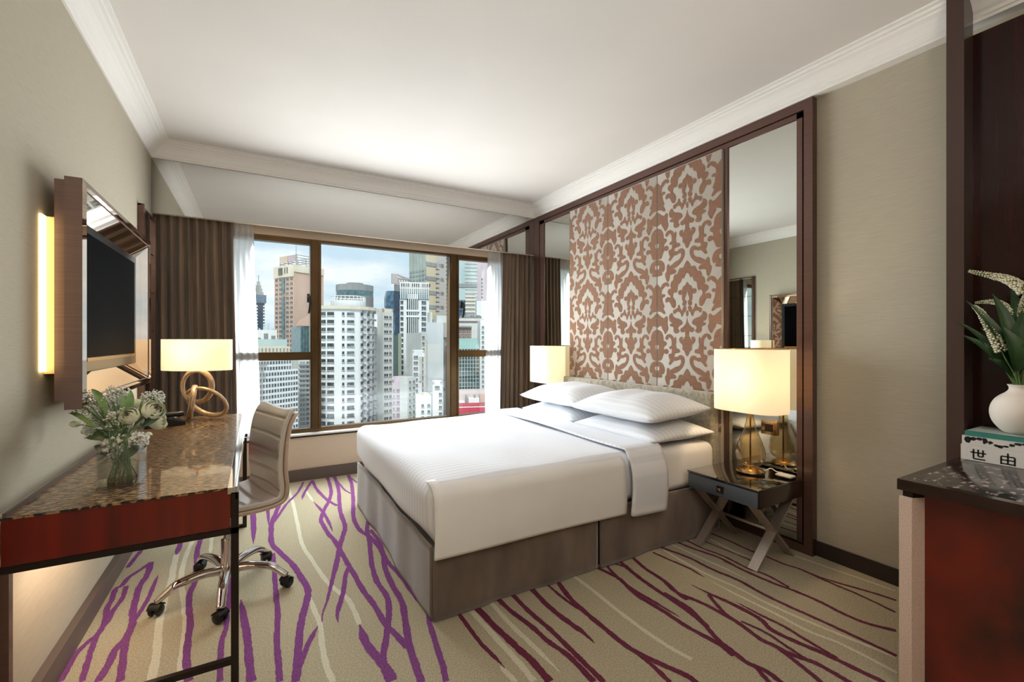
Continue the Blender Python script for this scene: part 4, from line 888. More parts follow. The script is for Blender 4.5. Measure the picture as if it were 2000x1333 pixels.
# ---------------------------------------------------------------- flowers on the desk
GX, GY, GZ, GH, GW = 0.278, 2.140, DZ, 0.150, 0.060
gv = thing('square_glass_vase', 'clear square glass vase of flowers on the mosaic desk top', 'vase', (GX, GY, GZ))
mb = MB(); e = 0.005
for (a, b, c, d) in ((-GW, -GW+e, -GW, GW), (GW-e, GW, -GW, GW), (-GW+e, GW-e, -GW, -GW+e), (-GW+e, GW-e, GW-e, GW)): mb.box(GX+a, GX+b, GY+c, GY+d, GZ+0.0005, GZ+GH)
mb.box(GX-GW, GX+GW, GY-GW, GY+GW, GZ+0.0005, GZ+0.012)
M_vglass = mat('vase_glass', (255,255,255), 0.0, trans=1.0, ior=1.45)
obj('glass', mb, glassmat('vase_glass_thin', (254,255,254), 0.16), gv)
obj('water', MB().box(GX-GW+0.006, GX+GW-0.006, GY-GW+0.006, GY+GW-0.006, GZ+0.013, GZ+0.092), glassmat('water', (250,253,250)), gv)
rnd = random.Random(21)
neck = Vector((GX, GY, GZ+GH))
M_rose = mat('ivory_petal', (246,244,226), 0.5, col2=(232,234,200), nscale=(30, 30, 30), sub=0.0)
M_gyp = mat('gypsophila_white', (226,224,214), 0.6)
def bq(u, v, dd=0.0):
    """point near the vase whose direction is that of a place in the bouquet"""
    k = ray(u, v); F = 1.80+dd; return Vector((CAMX, 0, CAMH))+k*F
def stem_to(p):
    foot = Vector((GX+rnd.uniform(-.04, .04), GY+rnd.uniform(-.04, .04), GZ+0.016)); nk = neck+Vector((rnd.uniform(-.03, .03), rnd.uniform(-.03, .03), rnd.uniform(-0.02, 0.0)))
    return smooth([foot, nk, nk.lerp(p, 0.5)+Vector((0, 0, 0.02)), p], 6)
def rose(c, R, lb, axis, seed, bud=0.0):
    rn = random.Random(seed)
    t = thing('rose', lb, 'flower', tuple(c), 0, 'ivory roses in the glass vase')
    Q = Vector(axis).normalized().to_track_quat('Z', 'Y').to_matrix()
    mb = MB()
    layers = ((3, 0.30, 0.86), (4, 0.52, 0.84), (5, 0.74, 0.76), (6, 0.96, 0.64)) if not bud else ((3, 0.40, 0.88), (4, 0.58, 0.86))
    for li, (n_, rr_, op) in enumerate(layers):
        for k in range(n_):
            a0 = 2*PI*k/n_+li*0.5+rn.uniform(-.2, .2); span = 2*PI/n_*0.85
            def fn(u, v, a0=a0, span=span, rr_=rr_, op=op):
                a = a0+(u-0.5)*span*1.5*(0.8+0.2*v); r = R*rr_*math.sin(PI*(0.08+(op-0.08)*v))+R*0.03
                z = R*(-0.75+(1.15+0.5*op)*v)-R*0.30*(2*u-1)**2*v*v
                p = Q @ Vector((r*math.cos(a), r*math.sin(a), z)); return tuple(Vector(c)+p)
            mb.grid(8, 8, fn)
    obj('petals', mb, M_rose, t)
    base = Vector(c)-Q @ Vector((0, 0, R*0.75))
    obj('stem', MB().tube(stem_to(base), 0.0022, 6), M_stem, t)
    mb = MB()
    for k in range(4):
        a = k*PI/2; q = Q @ Vector((math.cos(a), math.sin(a), 0.5)); mb2 = leafmb(base, base+q*R*0.9, R*0.35, 0.1, 0.1); mb.add(mb2.v, mb2.f, 0, True)
    obj('sepals', mb, M_leaf2, t)
rs = [((250, 728+80), 0.0, 0.034, 'upright ivory rose at the top middle of the bouquet', (0.1, -0.2, 1)),
      ((297, 805), -0.03, 0.040, 'large ivory rose at the upper right of the bouquet', (0.5, -0.6, 0.5)),
      ((305, 825), 0.03, 0.036, 'ivory rose furthest right in the bouquet', (0.9, -0.3, 0.2)),
      ((255, 815), -0.08, 0.033, 'half open ivory rose in the centre of the bouquet', (-0.2, -0.8, 0.5)),
      ((268, 792), 0.04, 0.030, 'pale ivory rose at the back of the bouquet', (0.1, 0.3, 1)),
      ((147, 829), 0.0, 0.022, 'small closed green-white bud furthest left in the bouquet', (-1, -0.2, 0.3)),
      ((172, 842), -0.03, 0.026, 'ivory bud at the lower left of the bouquet', (-0.9, -0.4, 0.0)),
      ((289, 850), -0.05, 0.020, 'small ivory bud low at the right of the bouquet', (0.6, -0.5, -0.2))]
for k, ((u, v), dd, R_, lb, ax) in enumerate(rs): rose(bq(u, v, dd), R_, lb, ax, 40+k, bud=1.0 if R_ < 0.03 else 0.0)
gy = [((168, 785), 0.03, 0.055), ((205, 800), 0.0, 0.07), ((228, 778), 0.04, 0.055), ((298, 782), 0.06, 0.045), ((232, 872), -0.13, 0.045), ((268, 862), -0.1, 0.035), ((236, 822), -0.06, 0.05), ((190, 838), -0.03, 0.045)]
gl = ['airy white gypsophila spray at the upper left of the bouquet', 'dense gypsophila cloud left of the roses', 'gypsophila spray at the top of the bouquet', 'gypsophila spray behind the right roses',
      'large white gypsophila cluster hanging over the front rim of the vase', 'small gypsophila cluster over the right rim of the vase', 'gypsophila tuft between the central roses', 'gypsophila tuft at the lower left of the bouquet']
for ((u, v), dd, R_), lb in zip(gy, gl):
    c = bq(u, v, dd); t = thing('gypsophila_spray', lb, 'flower', tuple(c), 0, 'gypsophila in the glass vase')
    mb = MB(); ms = MB(); b = neck.lerp(c, 0.35)
    for k in range(230):
        d = Vector((rnd.gauss(0, 1), rnd.gauss(0, 1), rnd.gauss(0, 1))).normalized()*R_*rnd.uniform(0.35, 1.0)**0.6; p = c+d; q = rnd.uniform(0.0028, 0.0056) if R_ > 0.046 or R_ < 0.035 or True and v < 860 else rnd.uniform(0.005, 0.009)
        mb.add([p+Vector(o_)*q for o_ in ((1,0,0),(-1,0,0),(0,1,0),(0,-1,0),(0,0,1),(0,0,-1))], [(0,2,4),(2,1,4),(1,3,4),(3,0,4),(2,0,5),(1,2,5),(3,1,5),(0,3,5)], 0, True)
        if k % 6 == 0: ms.tube([b, b.lerp(p, 0.6)+Vector((0, 0, 0.006)), p], 0.0007, 4)
    o = obj('florets', mb, M_gyp, t); o['kind'] = 'stuff'
    ms.tube(stem_to(b), 0.0012, 5); obj('stems', ms, M_stem, t)
lvl = ['bright green leaf tip furthest upper left of the bouquet', 'dark leaf above the left gypsophila spray', 'narrow green leaf pointing left below the bright leaf tip', 'fresh green leaf at the top of the bouquet',
  'second green leaf at the top of the bouquet, slightly left', 'dark leaf low at the left of the bouquet', 'dark leaf drooping over the left rim of the glass vase', 'dark leaf over the right rim of the glass vase', 'broad dark leaf at the centre of the bouquet',
  'green leaf at the far right of the bouquet', 'small dark leaf beside the lower left bud', 'dark leaf against the right side of the glass vase', 'dark leaf pressed against the front of the glass vase']
lv = [((128, 768), 0.0, 0.03), ((178, 760), 0.05, 0.03), ((133, 808), 0.0, 0.022), ((255, 762), 0.0, 0.03), ((240, 770), 0.05, 0.035), ((178, 852), -0.06, 0.06), ((192, 885), -0.07, 0.07), ((288, 868), -0.08, 0.06), ((222, 842), -0.12, 0.085), ((320, 800), 0.0, 0.035), ((165, 858), -0.02, 0.02), ((266, 885), -0.11, 0.075), ((210, 893), -0.13, 0.075)]
for k, ((u, v), dd, wd_) in enumerate(lv):
    tp_ = bq(u, v, dd); b = neck.lerp(tp_, 0.45) if k != 0 else neck.lerp(tp_, 0.75)
    t = thing('bouquet_leaf', lvl[k], 'leaf', tuple(b), 0, 'leaves in the square glass vase')
    obj('blade', leafmb(b, tp_, wd_, 0.25, 0.15, (0.37, -0.9, 0.25)), M_leaf if k > 4 else M_leaf2, t)
    obj('stalk', MB().tube(stem_to(b), 0.0016, 5), M_stem, t)
# ---------------------------------------------------------------- the city outside
M_day = mat('concrete_ground', (150,150,146), 0.9)
GZ0 = -110.0
KS = 2.6      # one unit of the tables below in metres
struct('ground', MB().box(-1500, 2500, 18, 3000, GZ0-1, GZ0), M_day)
def cmat(name, a, b=None, ns=(0.1, 0.1, 0.03), rough=0.8, **k): return mat(name, a, rough, col2=b or a, nscale=ns, npos=(0.35, 0.65), **k)
M_cwin = mat('facade_window', (62,72,78), 0.15, col2=(112,122,126), nscale=(0.7, 0.7, 0.6), npos=(0.42, 0.6))
M_cwind = mat('dark_facade_window', (40,46,50), 0.15, col2=(84,90,92), nscale=(0.7, 0.7, 0.6), npos=(0.42, 0.6))
M_cframe = mat('facade_sill', (176,178,176), 0.8)
FCAM = lambda p: SN*(p.x-CAMX)+CS*p.y
def zat(v, p): return CAMH+(666.5-v)/FOC*FCAM(p)
def hit(Cn, d, u):
    k = ray(u, 666.5); # cam + t*k = Cn + s*d
    ax, ay = k.x, k.y; bx, by = -d.x, -d.y; cx, cy = Cn.x-CAMX, Cn.y
    det = ax*by-bx*ay; return (ax*cy-cx*ay)/det
class Tower:
    def __init__(s, label, y, uc, vtop, a=0.0, ul=None, ur=None, dl=None, dr=None, m=None, cat='building', name='tower_block', roofm=None, zb=GZ0, parapet=0.0, group='buildings of the city outside'):
        a = math.radians(a); s.e1 = Vector((math.cos(a), math.sin(a), 0)); s.e2 = Vector((-math.sin(a), math.cos(a), 0))
        c = at(uc, 666.5, y*KS); c.z = 0; s.c = c
        s.L1 = hit(c, s.e1, ur) if ur else dr*KS; s.L2 = hit(c, s.e2, ul) if ul else dl*KS
        if s.L2 < 0 or s.L2 > 60*KS: s.L2 = (dl or 14)*KS
        s.z1 = zat(vtop, c); s.zb = zb
        s.root = thing(name, label, cat, (c.x, c.y, zb), 0, None)
        p = [c, c+s.e1*s.L1, c+s.e1*s.L1+s.e2*s.L2, c+s.e2*s.L2]
        mb = MB(); mb.prism([(q.x, q.y) for q in p], zb, s.z1)
        obj('walls', mb, m, s.root)
        if parapet:
            parapet *= KS
            mb = MB(); t = 0.25*KS
            for A, B in ((p[0], p[1]), (p[1], p[2]), (p[2], p[3]), (p[3], p[0])):
                d = (B-A).normalized(); n = Vector((-d.y, d.x, 0))*t
                mb.prism([(A.x, A.y), (B.x, B.y), (B.x+n.x, B.y+n.y), (A.x+n.x, A.y+n.y)], s.z1, s.z1+parapet)
            obj('parapet', mb, roofm or m, s.root)
        s.items = []
    def pos(s, face, t): return s.c+s.e1*(s.L1*t) if face == 1 else s.c+s.e2*(s.L2*t)
    def fbox(s, name, face, t0, t1, za, zb, out0, out1, m, parent=None, label=None):
        """box on a face between fractions t0..t1, protruding from out0 to out1"""
        d = s.e1 if face == 1 else s.e2; n = -s.e2 if face == 1 else -s.e1; out0 *= KS; out1 *= KS
        A = s.pos(face, t0); B = s.pos(face, t1)
        q = [A+n*out0, B+n*out0, B+n*out1, A+n*out1]
        o = obj(name, MB().prism([(k.x, k.y) for k in q], za, zb), m, s.root)
        if label: o['label'] = label
        return o
    def win(s, face, ts, w_, zs, h, m=None, dep=0.12):
        for z in zs:
            for t in ts: s.items.append((face, t, z, w_*FCAM(s.c)/FOC, h*FCAM(s.c)/FOC, m or M_cwin, dep*KS))   # width and height given as seen
    def band(s, face, zs, h, m, out=0.15, t0=0, t1=1, name='facade_bands'):
        d = s.e1 if face == 1 else s.e2; n = -s.e2 if face == 1 else -s.e1; mb = MB(); h *= KS; out *= KS
        for z in zs:
            A = s.pos(face, t0); B = s.pos(face, t1); q = [A-n*0.05, B-n*0.05, B+n*out, A+n*out]
            mb.prism([(k.x, k.y) for k in q], z, z+h)
        obj(name, mb, m, s.root)
    def ribs(s, face, ts, w_, za, zb, m, out=0.2, name='facade_ribs'):
        n = -s.e2 if face == 1 else -s.e1; d = s.e1 if face == 1 else s.e2; mb = MB(); w_ *= KS; out *= KS
        for t in ts:
            A = s.pos(face, t)-d*w_/2; B = s.pos(face, t)+d*w_/2; q = [A-n*0.05, B-n*0.05, B+n*out, A+n*out]
            mb.prism([(k.x, k.y) for k in q], za, zb)
        obj(name, mb, m, s.root)
    def finish(s, cap=100):
        its = s.items; cam0 = Vector((CAMX, 0, CAMH))
        def key(i): p = s.pos(i[0], i[1]); return (Vector((p.x, p.y, i[2]))-cam0).length
        its.sort(key=lambda i: (i[2] < zat(850, s.c), key(i)))
        cache = {}
        def place(i):
            p = s.pos(i[0], i[1]); n = -s.e2 if i[0] == 1 else -s.e1; return Vector((p.x, p.y, i[2]))+n*0.0, (s.e1 if i[0] == 1 else s.e2), n
        for i in its[:cap]:
            k = (i[0], i[3], i[4], i[5].name, i[6]); p, d, n = place(i)
            if k not in cache:
                me = bpy.data.meshes.new('window'); mb = MB(); w_, h, dp = i[3], i[4], i[6]
                def bx(a0, a1, h0, h1, o0, o1, mi):
                    q = [d*a0+n*o0, d*a1+n*o0, d*a1+n*o1, d*a0+n*o1]; mb.prism([(v.x, v.y) for v in q], h0, h1, mi)
                bx(-w_/2, w_/2, -h/2, h/2, -0.05, dp*0.4, 0)
                bx(-w_/2-0.15, w_/2+0.15, -h/2-0.3, -h/2, -0.05, dp, 1); bx(-0.07, 0.07, -h/2, h/2, dp*0.4, dp*0.6, 1)
                me.from_pydata(mb.v, [], mb.f); me.materials.append(i[5]); me.materials.append(M_cframe)
                for pl, a in zip(me.polygons, mb.mi): pl.material_index = a
                cache[k] = me
            o = bpy.data.objects.new('window', cache[k]); C.objects.link(o); o.parent = s.root; o.location = p-Vector((s.c.x, s.c.y, s.zb))
        if len(its) > cap:
            mb = MB()
            for i in its[cap:]:
                p, d, n = place(i); w_, h = i[3], i[4]; q = [p-d*w_/2-n*0.05, p+d*w_/2-n*0.05, p+d*w_/2+n*0.05, p-d*w_/2+n*0.05]
                mb.prism([(v.x, v.y) for v in q], i[2]-h/2, i[2]+h/2)
            o = obj('lower_windows', mb, M_cwin, s.root); o['kind'] = 'stuff'
        return s
def lins(a, b, n): return [a+(b-a)*k/(n-1) for k in range(n)] if n > 1 else [(a+b)/2]
def vz(T, vs): return [zat(v, T.c) for v in vs]

W1 = cmat('white_render', (236,238,238), (222,226,226)); W2 = cmat('pale_render', (214,216,212), (190,192,188)); W3 = cmat('cream_render', (226,218,200), (208,198,178))
PK = cmat('salmon_render', (204,174,158), (194,162,146)); GY2 = cmat('grey_render', (160,164,166), (136,140,142)); BR = cmat('brown_render', (118,104,102), (96,84,82))
BL = cmat('blue_glass', (58,84,108), (92,126,150), ns=(0.5, 0.5, 0.2), rough=0.2); BLd = cmat('dark_blue_glass', (34,52,72), (54,76,98), ns=(0.5, 0.5, 0.2), rough=0.2); TL = cmat('teal_glass', (62,96,104), (96,132,138), ns=(0.5, 0.5, 0.3), rough=0.2)
GG = cmat('green_black_glass', (48,60,58), (78,90,84), ns=(0.3, 0.3, 0.3), rough=0.15); PL = cmat('pale_glass', (190,208,208), (168,188,190), rough=0.3); YL = cmat('yellow_stone', (218,204,176), (204,190,160)); YG = cmat('green_grey_glass', (178,188,180), (158,170,162), rough=0.4)
PP2 = cmat('pink_render', (214,200,206), (196,182,190)); RD = cmat('red_painted_metal', (196,70,86), (180,58,74)); MG = cmat('grey_metal', (132,132,132))

# 1 white office block, lower left
T = Tower('white office block with a dense grid of dark windows behind the lower left pane', 56, 582, 684, a=36, dr=8, dl=18, m=W1)
T.root.location = T.root.location
T = T; bpy.data.objects.remove(T.root.children[0], do_unlink=True) if False else None
# the long face runs left from the corner
T.e1 = -T.e1
mbx = MB(); L_ = abs(hit(T.c, T.e1, 452)); T.L1 = L_
q = [T.c, T.c+T.e1*L_, T.c+T.e1*L_+T.e2*40, T.c+T.e2*40]
for ch_ in list(T.root.children): bpy.data.objects.remove(ch_, do_unlink=True)
T.z1 = zat(721, T.c)
obj('walls', mbx.prism([(k.x, k.y) for k in q[::-1]], GZ0, T.z1), W1, T.root)
q2 = [T.c+T.e1*0.11*L_, T.c+T.e1*L_, T.c+T.e1*L_+T.e2*36, T.c+T.e1*0.11*L_+T.e2*36]
obj('upper_storeys', MB().prism([(k.x, k.y) for k in q2[::-1]], T.z1, zat(690, T.c)), W1, T.root)
zs = vz(T, [727.6+k*10.4 for k in range(12)]); st = abs(hit(T.c, T.e1, 575.0)-hit(T.c, T.e1, 580))/L_
T.win(1, [0.5*st+st*k for k in range(int(1/st)-1)], 3.6, zs, 6.0, M_cwind)
T.win(1, [0.11+st*(k+0.6) for k in range(int(0.89/st)-1)], 3.6, [zat(717, T.c), zat(706.5, T.c)], 6.0, M_cwind)
T.finish()
# 2 narrow balcony block
T = Tower('narrow grey white apartment block with stacked balconies beside the white office', 62, 583, 702, a=3, ul=None, dl=12, ur=608, m=W2)
T.win(1, [0.2, 0.42], 3, vz(T, [709+k*9.2 for k in range(15)]), 4); T.win(1, [0.76], 6, vz(T, [709+k*9.2 for k in range(15)]), 4, M_cwind)
T.band(1, vz(T, [714+k*9.2 for k in range(15)]), 0.16, GY2, 0.4); T.finish()
# 3 salmon hotel tower with sign frame
T = Tower('salmon pink tower with an open sign frame on its roof, in the upper left pane', 150, 574, 518, a=28, ul=536, ur=632, m=PK)
T.e2s = T.L2
T.fbox('crown', 2, -0.01, 1.0, zat(540, T.c), T.z1+0.3, 0, 0.35, W3); T.fbox('crown', 1, 0.0, 1.0, zat(531, T.c), T.z1+0.3, 0, 0.35, W3)
T.win(2, [0.12, 0.32, 0.68, 0.88], 8, vz(T, [544.5+k*9.35 for k in range(16)]), 5, M_cwind)
T.fbox('glass_strip', 2, 0.44, 0.56, zat(574, T.c), zat(541, T.c), 0, 0.4, TL); T.fbox('glass_strip', 2, 0.44, 0.56, zat(663, T.c), zat(578, T.c), 0, 0.4, TL)
T.fbox('louvre', 2, 0.52, 0.72, zat(535, T.c), zat(521, T.c), 0.3, 0.5, GG)
for k in (0.26, 0.38): T.fbox('louvre', 2, k, k+0.03, zat(533, T.c), zat(521, T.c), 0.3, 0.5, GG)
T.finish()
mb = MB(); c0 = T.c+T.e1*5+T.e2*4; hh = zat(494, T.c)-T.z1
for a in (0, 11.7, 23.4):
    for b in (0, 15.6):
        p = c0+T.e1*b+T.e2*a; mb.box(p.x-0.4, p.x+0.4, p.y-0.4, p.y+0.4, T.z1, T.z1+hh)
for z0 in (0.35, 0.55, 0.75, 0.97):
    for (a, b, cc, dd_) in ((0, 0, 23.4, 0), (0, 15.6, 23.4, 15.6), (0, 0, 0, 15.6), (23.4, 0, 23.4, 15.6)):
        A = c0+T.e1*b+T.e2*a; B = c0+T.e1*dd_+T.e2*cc; mb.tube([(A.x, A.y, T.z1+hh*z0), (B.x, B.y, T.z1+hh*z0)], 0.3, 4)
obj('sign_frame', mb, GY2, T.root)
for k, cm in ((1.0, cmat('sign_pink', (184,168,172))), (12, cmat('sign_yellow', (206,184,160)))):
    A = c0+T.e2*k-T.e1*0.8; B = A+T.e2*10.4; obj('sign_panel', MB().prism([(A.x, A.y), (B.x, B.y), (B.x+0.4, B.y+0.2), (A.x+0.4, A.y+0.2)], T.z1+hh*0.45, T.z1+hh*0.95), cm, T.root)
obj('mast', MB().tube([(c0.x, c0.y+8, T.z1), (c0.x, c0.y+8, T.z1+hh*1.9)], 0.25, 5), GY2, T.root)
# 4 far blue tower with spire
T = Tower('distant dark blue tower with a stepped grey spire behind the sheer curtain', 320, 500, 590, a=8, ul=None, dl=18, ur=517, m=BLd)
T.fbox('crown', 1, -0.15, 1.15, zat(592, T.c), zat(576, T.c), -8, 1.0, BL)
T.win(1, [0.12, 0.9], 2.6, vz(T, [598+k*6 for k in range(8)]), 3, W1)
for k, (w_, a, b) in enumerate(((5.5, 576, 570), (4.2, 570, 563), (3, 563, 556), (1.8, 556, 549), (0.5, 549, 536))):
    w_ *= KS; p = T.c+T.e1*T.L1*0.4+T.e2*10; obj('spire_tier', MB().box(p.x-w_/2, p.x+w_/2, p.y-w_/2, p.y+w_/2, zat(a, T.c), zat(b, T.c)), GY2, T.root)
T.finish()
# 5 teal block with pediment
T = Tower('teal glass block with a stone pediment in front of the salmon tower', 125, 587, 637, a=10, dl=9, ur=620, m=TL)
p = T.c; obj('pediment', MB().prism([(0, 0), (23, 0), (23, 4.2), (13, 11), (2.6, 4.2)], 0, 13, 0, Matrix.Translation((p.x-2, p.y, T.z1)) @ Matrix.Rotation(PI/2, 4, 'X') @ Matrix.Scale(-1, 4, (0, 0, 1))), PK, T.root)
T.ribs(1, lins(0.1, 0.9, 6), 0.12, GZ0, T.z1, GG, 0.1); T.finish()
# 6 pale low buildings
T = Tower('pale blue-white low building with roof plant below the salmon tower', 78, 566, 677, a=4, dl=16, dr=0.5, m=W2)
for ch_ in list(T.root.children): bpy.data.objects.remove(ch_, do_unlink=True)
T.e1 = -T.e1; T.L1 = abs(hit(T.c, T.e1, 470)); L_ = T.L1
q = [T.c, T.c+T.e1*L_, T.c+T.e1*L_+T.e2*36, T.c+T.e2*36]
obj('walls', MB().prism([(k.x, k.y) for k in q[::-1]], GZ0, T.z1), W3, T.root)
q = [T.c+T.e2*8, T.c+T.e1*L_+T.e2*8, T.c+T.e1*L_+T.e2*36, T.c+T.e2*36]
obj('roof_storey', MB().prism([(k.x, k.y) for k in q[::-1]], T.z1, zat(663, T.c)), PL, T.root)
T.win(1, [0.05+0.075*k for k in range(12)], 2, [zat(684, T.c)], 7, M_cwin)
mb = MB()
for k in range(9):
    A = T.c+T.e1*(3+k*2.7)+T.e2*10; mb.box(A.x, A.x+1.6, A.y, A.y+1.3, zat(663, T.c), zat(663, T.c)+0.6+0.9*(k % 3))
obj('roof_plant', mb, MG, T.root); T.finish()
T = Tower('pale grey block with roof pipes behind the low blue-white building', 105, 541, 640, a=4, dl=12, dr=0.5, m=W2)
T.L1 = abs(hit(T.c, -T.e1, 496)); q = [T.c, T.c-T.e1*T.L1, T.c-T.e1*T.L1+T.e2*31, T.c+T.e2*31]
for ch_ in list(T.root.children): bpy.data.objects.remove(ch_, do_unlink=True)
obj('walls', MB().prism([(k.x, k.y) for k in q[::-1]], GZ0, zat(645, T.c)), W1, T.root)
mb = MB()
for k in range(7): A = T.c-T.e1*(1.6+k*2.1); mb.box(A.x-0.8, A.x, A.y, A.y+1.6, zat(645, T.c), zat(645, T.c)+0.8+1.3*((k*5) % 3))
obj('roof_plant', mb, W2, T.root)

# 7 large rounded white apartment tower
def rounded_tower(label, y, ucen, R, vtop, cols, rows, mat_, a0, a1, cap=100):
    c = at(ucen, 666.5, y*KS); c.z = 0; R = R/FOC*FCAM(c)*1.06; cc = Vector((c.x, c.y+R, 0)); KK = FCAM(c)/FOC; WZ = 0.001
    root = thing('tower_block', label, 'building', (cc.x, cc.y, GZ0)); XF[root.name] = Matrix.Translation((cc.x, cc.y, GZ0))
    fw = Vector((CAMX-cc.x, -cc.y, 0)).normalized(); rt = Vector((-fw.y, fw.x, 0))
    def dirv(an): return fw*math.cos(an)+rt*math.sin(an)
    nf = 20; pts = [cc+dirv(2*PI*(k+0.5)/nf)*R for k in range(nf)]
    zt = zat(vtop, c)
    obj('walls', MB().prism([(p.x, p.y) for p in pts], GZ0, zt), mat_, root)
    pts2 = [cc+dirv(2*PI*(k+0.5)/nf)*(R+0.9) for k in range(nf)]
    obj('cornice', MB().prism([(p.x, p.y) for p in pts2], zt-1.2, zt), W3, root)
    me = {}
    cnt = 0; rest = MB()
    for r_ in range(rows[1]):
        z = zat(rows[0]+r_*rows[2], c)
        for (an, w_, h, mm, hood) in cols:
            w_ *= KK; h *= KK; n = dirv(an); d = Vector((-n.y, n.x, 0)); Rr = R*math.cos(PI/nf)+0.02; p = cc+n*Rr
            dz = -hood*0.0
            mb = MB(); q = [p-d*w_/2-n*1.5, p+d*w_/2-n*1.5, p+d*w_/2+n*0.25, p-d*w_/2+n*0.25]; mb.prism([(v.x, v.y) for v in q], z-h/2, z+h/2)
            q = [p-d*(w_/2+.12)-n*1.0, p+d*(w_/2+.12)-n*1.0, p+d*(w_/2+.12)+n*0.5, p-d*(w_/2+.12)+n*0.5]; mb.prism([(v.x, v.y) for v in q], z-h/2-0.3, z-h/2, 1)
            nm = max(1, int(w_/1.3))
            for j in range(1, nm): 
                s_ = p-d*w_/2+d*w_*j/nm; q = [s_-d*0.07, s_+d*0.07, s_+d*0.07+n*0.34, s_-d*0.07+n*0.34]; mb.prism([(v.x, v.y) for v in q], z-h/2, z+h/2, 1)
            if hood:
                q = [p-n*0.6+d*0.2, p+d*1.3-n*0.6, p+d*1.3+n*1.0, p+n*1.0+d*0.2]; mb.prism([(v.x, v.y) for v in q], z+h/2+0.05, z+h/2+0.75, 2)
            if cnt < cap: obj('window', mb, [mm, M_cframe, MG], root)
            else: rest.add(mb.v, mb.f)
            cnt += 1
    if rest.v: o = obj('lower_windows', rest, M_cwin, root); o['kind'] = 'stuff'
    return root, cc, zt, dirv
root, cc, zt, dirv = rounded_tower('large rounded white apartment tower with rows of windows, in the wide middle pane', 66, 683, 56, 598,
    [(-1.12, 6, 6, M_cwind, 0), (-0.78, 18, 6.5, M_cwind, 0), (-0.44, 13, 6.5, M_cwind, 0), (-0.04, 4, 5.5, M_cwind, 0), (0.19, 13, 5.5, M_cwin, 0), (0.58, 5, 6, M_cwind, 1), (0.86, 6, 6, M_cwind, 1), (1.20, 6, 6, M_cwind, 1)], (613.5, 16, 15.2), W1, 0, 0)
p = cc+dirv(0.5)*3; RR = 32/FOC*FCAM(cc); zt2 = zat(590, cc)
obj('roof_storey', MB().lathe([(0.001, zt2), (RR, zt2), (RR, zt-0.2)], (p.x, p.y, 0), 24, sm=False), W1, root)
mb = MB()
for k in range(26):
    a = 2*PI*k/26; mb.box(p.x+RR*.97*math.cos(a)-0.1, p.x+RR*.97*math.cos(a)+0.1, p.y+RR*.97*math.sin(a)-0.1, p.y+RR*.97*math.sin(a)+0.1, zt2, zt2+1.6)
mb.tube([(p.x+RR*.97*math.cos(2*PI*k/26), p.y+RR*.97*math.sin(2*PI*k/26), zt2+1.6) for k in range(26)], 0.15, 5, closed=True)
obj('roof_railing', mb, W1, root)
# 7b cylindrical grey tower behind
c = at(700, 666.5, 170*KS); R7 = (736-664)/2/FOC*FCAM(c); t = thing('round_tower', 'grey round tower with a ring of blue glass rising behind the rounded white tower', 'building', (c.x, c.y+R7, GZ0))
cy = (c.x, c.y+R7, 0); z_ = lambda v: zat(v, c)
obj('walls', MB().lathe([(R7, GZ0), (R7, z_(577))], cy, 40), MG, t); obj('glass_ring', MB().lathe([(R7*0.985, z_(578)), (R7*0.985, z_(566))], cy, 40), TL, t)
obj('upper_ring', MB().lathe([(R7*0.985, z_(567)), (R7, z_(567)), (R7, z_(555)), (0.01, z_(555))], cy, 40, sm=False), GY2, t)
obj('roof_drum', MB().lathe([(R7*0.45, z_(556)), (R7*0.45, z_(550)), (0.01, z_(550))], cy, 30, sm=False), GY2, t)
# 8 slender white tower
T = Tower('slender white apartment tower right beside the rounded white tower', 74, 748, 610, a=16, ul=737, dl=9, ur=768, m=W2, parapet=0.6, roofm=W3)
T.win(1, [0.30], 8, vz(T, [620+k*14.2 for k in range(16)]), 5, M_cwind); T.win(1, [0.72], 4.5, vz(T, [620+k*14.2 for k in range(16)]), 5, M_cwind); T.finish()
# 9 faceted dark blue glass tower
c = at(768, 666.5, 200*KS); s_ = FCAM(c)/FOC; t = thing('faceted_tower', 'faceted dark blue glass tower narrowing below its bulging top', 'building', (c.x, c.y, GZ0))
prf = [((-14, 10), GZ0), ((-6, 13), zat(640, c)), ((-6, 13), zat(618, c)), ((-14, 14), zat(598, c)), ((-14, 14), zat(583, c)), ((-11, 13), zat(569, c))]
mb = MB()
for k, ((a, b), z) in enumerate(prf):
    for (x, y) in ((a, 0), ((a+b)/2-1, -6*(1 if k > 2 else 0.5)), (b, 0), (b, 14), (a, 14)): mb.v.append((c.x+x*s_, c.y+y*s_, z))
for k in range(len(prf)-1):
    for i in range(5): mb.f.append([k*5+i, k*5+(i+1) % 5, k*5+5+(i+1) % 5, k*5+5+i]); mb.mi.append(0 if i in (0, 4) else 1); mb.sm.append(False)
mb.f.append([25+i for i in range(5)]); mb.mi.append(0); mb.sm.append(False)
obj('walls', mb, [BL, BLd], t)
obj('roof_box', MB().box(c.x+4*s_, c.x+14*s_, c.y, c.y+8*s_, zat(570, c), zat(555, c)), MG, t)
mb = MB().box(c.x-3*s_, c.x+8*s_, c.y-1, c.y+2, zat(554, c), zat(535, c)); A = (c.x+8*s_, c.y, zat(536, c)); 
for z0 in (536, 543, 552): mb.tube([(c.x+8*s_, c.y, zat(z0, c)), (c.x+34*s_, c.y, zat(545 if z0 < 550 else 552, c))], 1.3, 5)
for k in range(5): mb.tube([(c.x+(9+k*5)*s_, c.y, zat(551, c)), (c.x+(12+k*5)*s_, c.y, zat(541, c))], 0.8, 5)
obj('roof_crane', mb, cmat('crane_paint', (186,176,174)), t)
